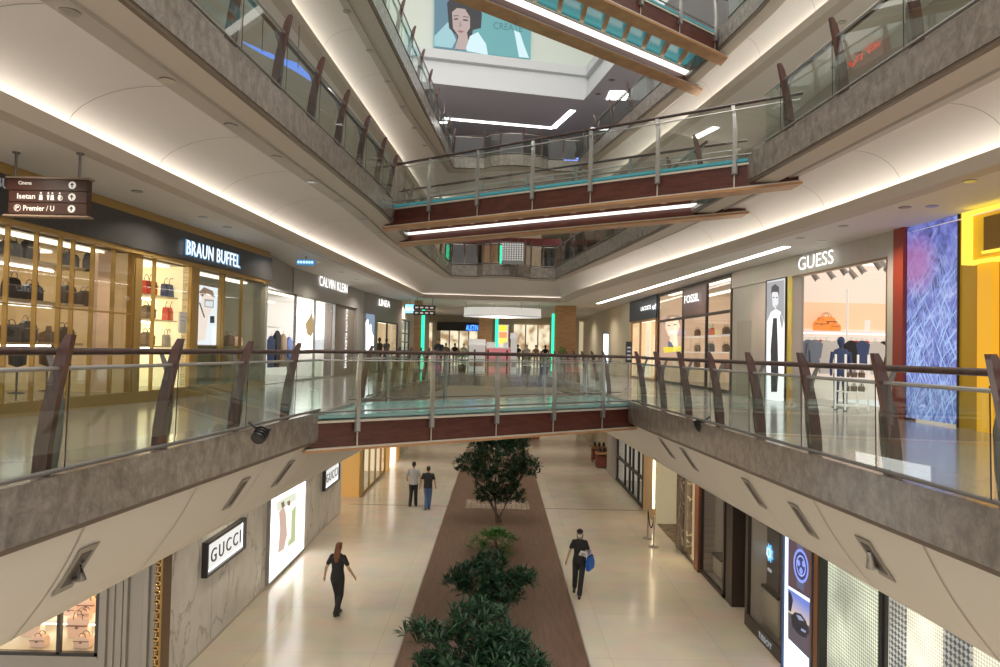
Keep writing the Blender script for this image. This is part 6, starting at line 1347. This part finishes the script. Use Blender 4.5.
J = dict(walk); J.update(elR=(.29, -.02, 1.14), wrR=(.36, .10, .94), elL=(-.27, -.05, 1.12), wrL=(-.34, .02, .90), knR=(.05, .02, .48), anR=(.03, -.05, .09), toeR=(.04, .10, .035), knL=(-.04, .12, .49), anL=(.0, .10, .12), toeL=(.0, .26, .05), hx=.01)
J.update(knR=(.06, .06, .48), anR=(.05, -.14, .12), toeR=(.06, -.02, .045), knL=(-.05, .10, .49), anL=(-.03, .14, .08), toeL=(-.03, .28, .035))
person((f[0], f[1]+.05, 0), -.25, 1.68, J, 'person with long auburn hair in black top and trousers walking away by the light box', CBK, CBK, SHD, SKN2, HBR, 1.0, female=True)
f = U(580, 597, 0)
J = dict(walk); J.update(elR=(.25, .02, 1.14), wrR=(.32, .08, .92), elL=(-.24, .02, 1.13), wrL=(-.13, .20, 1.12), knR=(.10, .0, .49), anR=(.12, -.24, .15), toeR=(.13, -.12, .05), knL=(-.06, .12, .50), anL=(-.02, .16, .08), toeL=(-.02, .30, .035))
r, k = person((f[0]-.02, f[1]+.1, 0), pi-.15, 1.68, J, 'person in black with cap, white face mask and blue bag walking towards the camera', CBK, CBK, SHD, SKN, HBK, .5, mask=mat('mask_white', (.75, .78, .8), .7), female=True)
b = B(); hc = Vector((0, .035, 1.60))*k; ell(b, hc+Vector((0, -.01, .055)), (.088, .10, .065)); ell(b, hc+Vector((0, .10, .05)), (.06, .07, .012)); cp = fuse(b, 'cap', CBK, r, .01)
cs, sn = cos(pi-.15), sin(pi-.15)
def bodyw(p): return Vector((f[0]-.02+p[0]*cs-p[1]*sn, f[1]+.1+p[0]*sn+p[1]*cs, p[2]))
root = thing('tote_bag', 'bright blue tote bag hanging from the arm of the masked person', 'bag', (0, 0, 0)); b = B()
b.loft([[(-.19, -.05, 0), (.19, -.05, 0), (.19, .05, 0), (-.19, .05, 0)], [(-.21, -.06, .2), (.21, -.06, .2), (.21, .06, .2), (-.21, .06, .2)], [(-.17, -.03, .42), (.17, -.03, .42), (.17, .03, .42), (-.17, .03, .42)]], close=True); b.poly([(-.19, -.05, 0), (.19, -.05, 0), (.19, .05, 0), (-.19, .05, 0)]); b.build('sack', mat('blue_bag', (.01, .12, .55), .5), root)
for y in (-.03, .03): B().tube([(-.1, y, .40), (-.05, y*.4, .6), (.05, y*.4, .6), (.1, y, .40)], .01, 5).build('strap', mat('blue_bag', (.01, .12, .55), .5), root)
root.location = bodyw((-.28, .05, .70)); root.rotation_euler = (0, .1, pi+1.0); root.scale = (.82, .82, .82)
root = thing('paper_leaflet', 'small white folded paper held in the hand of the masked person', 'paper', (0, 0, 0)); b = B(); b.box(-.10, .10, -.01, .01, -.06, .07); b.build('sheet', PW if False else mat('white_paper', (.8, .8, .78), .6), root); b = B(); b.box(-.06, .06, -.013, -.01, -.02, .03); b.build('print', mat('paper_print', (.4, .45, .5), .6), root)
root.location = bodyw((-.10, .27, 1.14)); root.rotation_euler = (.3, .3, .3)
f = U(413, 507, 0)
J = dict(walk); J.update(elR=(.26, -.02, 1.14), wrR=(.24, .10, .95), elL=(-.27, -.06, 1.13), wrL=(-.26, .10, 1.02), knL=(-.09, .06, .49), anL=(-.11, -.05, .10), toeL=(-.12, .08, .035), knR=(.08, .10, .5), anR=(.09, .12, .08), toeR=(.10, .26, .035))
person((f[0], f[1], 0), 0, 1.76, J, 'person in light grey shirt and black trousers walking away, left of the pair', CGY, CBK, SHD, SKN, HBK)
f = U(427.5, 510, 0)
J = dict(walk); J.update(elR=(.26, -.04, 1.13), wrR=(.28, .06, .92), elL=(-.26, -.02, 1.13), wrL=(-.32, .06, .90), knR=(.07, .06, .49), anR=(.04, .10, .08), toeR=(.05, .24, .035), knL=(-.06, .04, .49), anL=(-.05, -.14, .12), toeL=(-.05, -.02, .045))
person((f[0], f[1], 0), 0, 1.68, J, 'person in black shirt and blue jeans walking away, right of the pair', CBK, CBL, SHD, SKN, HBK)
J = dict(walk); J.update(elR=(.25, 0, 1.13), wrR=(.22, .12, .95), elL=(-.25, 0, 1.13), wrL=(-.24, .1, .95), knR=(.09, .02, .5), anR=(.09, 0, .08), toeR=(.1, .14, .035), knL=(-.09, .02, .5), anL=(-.09, 0, .08), toeL=(-.1, .14, .035))
pp = UD(439, 345, 36)
person((pp.x, 36, 5.0), pi, 1.74, J, 'person in dark clothes standing on the lower gallery floor beyond the footbridge', mat('dark_teal_clothing', (.02, .04, .05), .8), CBK, SHD, SKN, HBK)

# ------------------------------------------------------------------ lights
def lamp(kind, loc, e, col, size=.1, rot=None, sy=None, spread=None):
    ld = bpy.data.lights.new('lamp', kind); ld.energy = e; ld.color = col
    if kind == 'AREA':
        ld.size = size
        if sy: ld.shape = 'RECTANGLE'; ld.size_y = sy
        if spread: ld.spread = spread
    else: ld.shadow_soft_size = size
    if kind == 'SPOT': ld.spot_size = 2.6; ld.spot_blend = 1.0
    o = bpy.data.objects.new('lamp', ld); COL.objects.link(o); o.location = loc
    if rot: o.rotation_euler = rot
    return o
WARM = (1, .84, .64); WARM2 = (1, .88, .72); COOL = (1, .96, .92)
for D in (4, 9, 14, 19.5, 25, 31):       # level one galleries
    for s, w, c in ((-1, W1L, C1L), (1, W1R, C1R)):
        x = (X(w, D)+X(c, D))/2; lamp('SPOT', (x, D, 8.83), 190, WARM2, .06)
for x in (-5, 0, 5):
    for D in (40, 48): lamp('SPOT', (x, D, 8.83), 260, WARM2, .06)
for D in (5, 10, 15, 20, 26, 32):         # ground floor under the galleries
    for s in (-1, 1): lamp('SPOT', (s*5.1, D, 3.40), 70, WARM, .06)
for D in (37, 44, 52):
    for x in (-4, 0, 4): lamp('SPOT', (x, D, 3.42), 110, WARM2, .06)
for D in (6, 12, 18, 25, 32):             # level two galleries
    for s, w in ((-1, -6.6), (1, 7.8)): lamp('SPOT', (w, D, 13.9), 120, WARM2, .06)
for x in (-4, 0, 4): lamp('SPOT', (x, 42, 13.9), 200, WARM2, .06)
for D in (16, 24, 32):
    for s, w in ((-1, -6.0), (1, 8.4)): lamp('SPOT', (w, D, 19.0), 260, COOL, .06)
lamp('AREA', (1.5, 13, 27), 3000, (1, .95, .88), 9, None, 26)  # overhead fill light added out of view to brighten the atrium
w = bpy.data.worlds.new('world'); SC.world = w; w.use_nodes = True; w.node_tree.nodes['Background'].inputs[0].default_value = (1, .945, .895, 1); w.node_tree.nodes['Background'].inputs[1].default_value = .78
SC.view_settings.view_transform = 'Standard'; SC.view_settings.exposure = .36; SC.view_settings.gamma = 1.06
SC.cycles.max_bounces = 7; SC.cycles.transparent_max_bounces = 24; SC.cycles.diffuse_bounces = 3; SC.cycles.glossy_bounces = 3; SC.cycles.caustics_reflective = False; SC.cycles.caustics_refractive = False; SC.cycles.sample_clamp_indirect = 4
SC.cycles.use_denoising = True
# leftover text and fixing of names
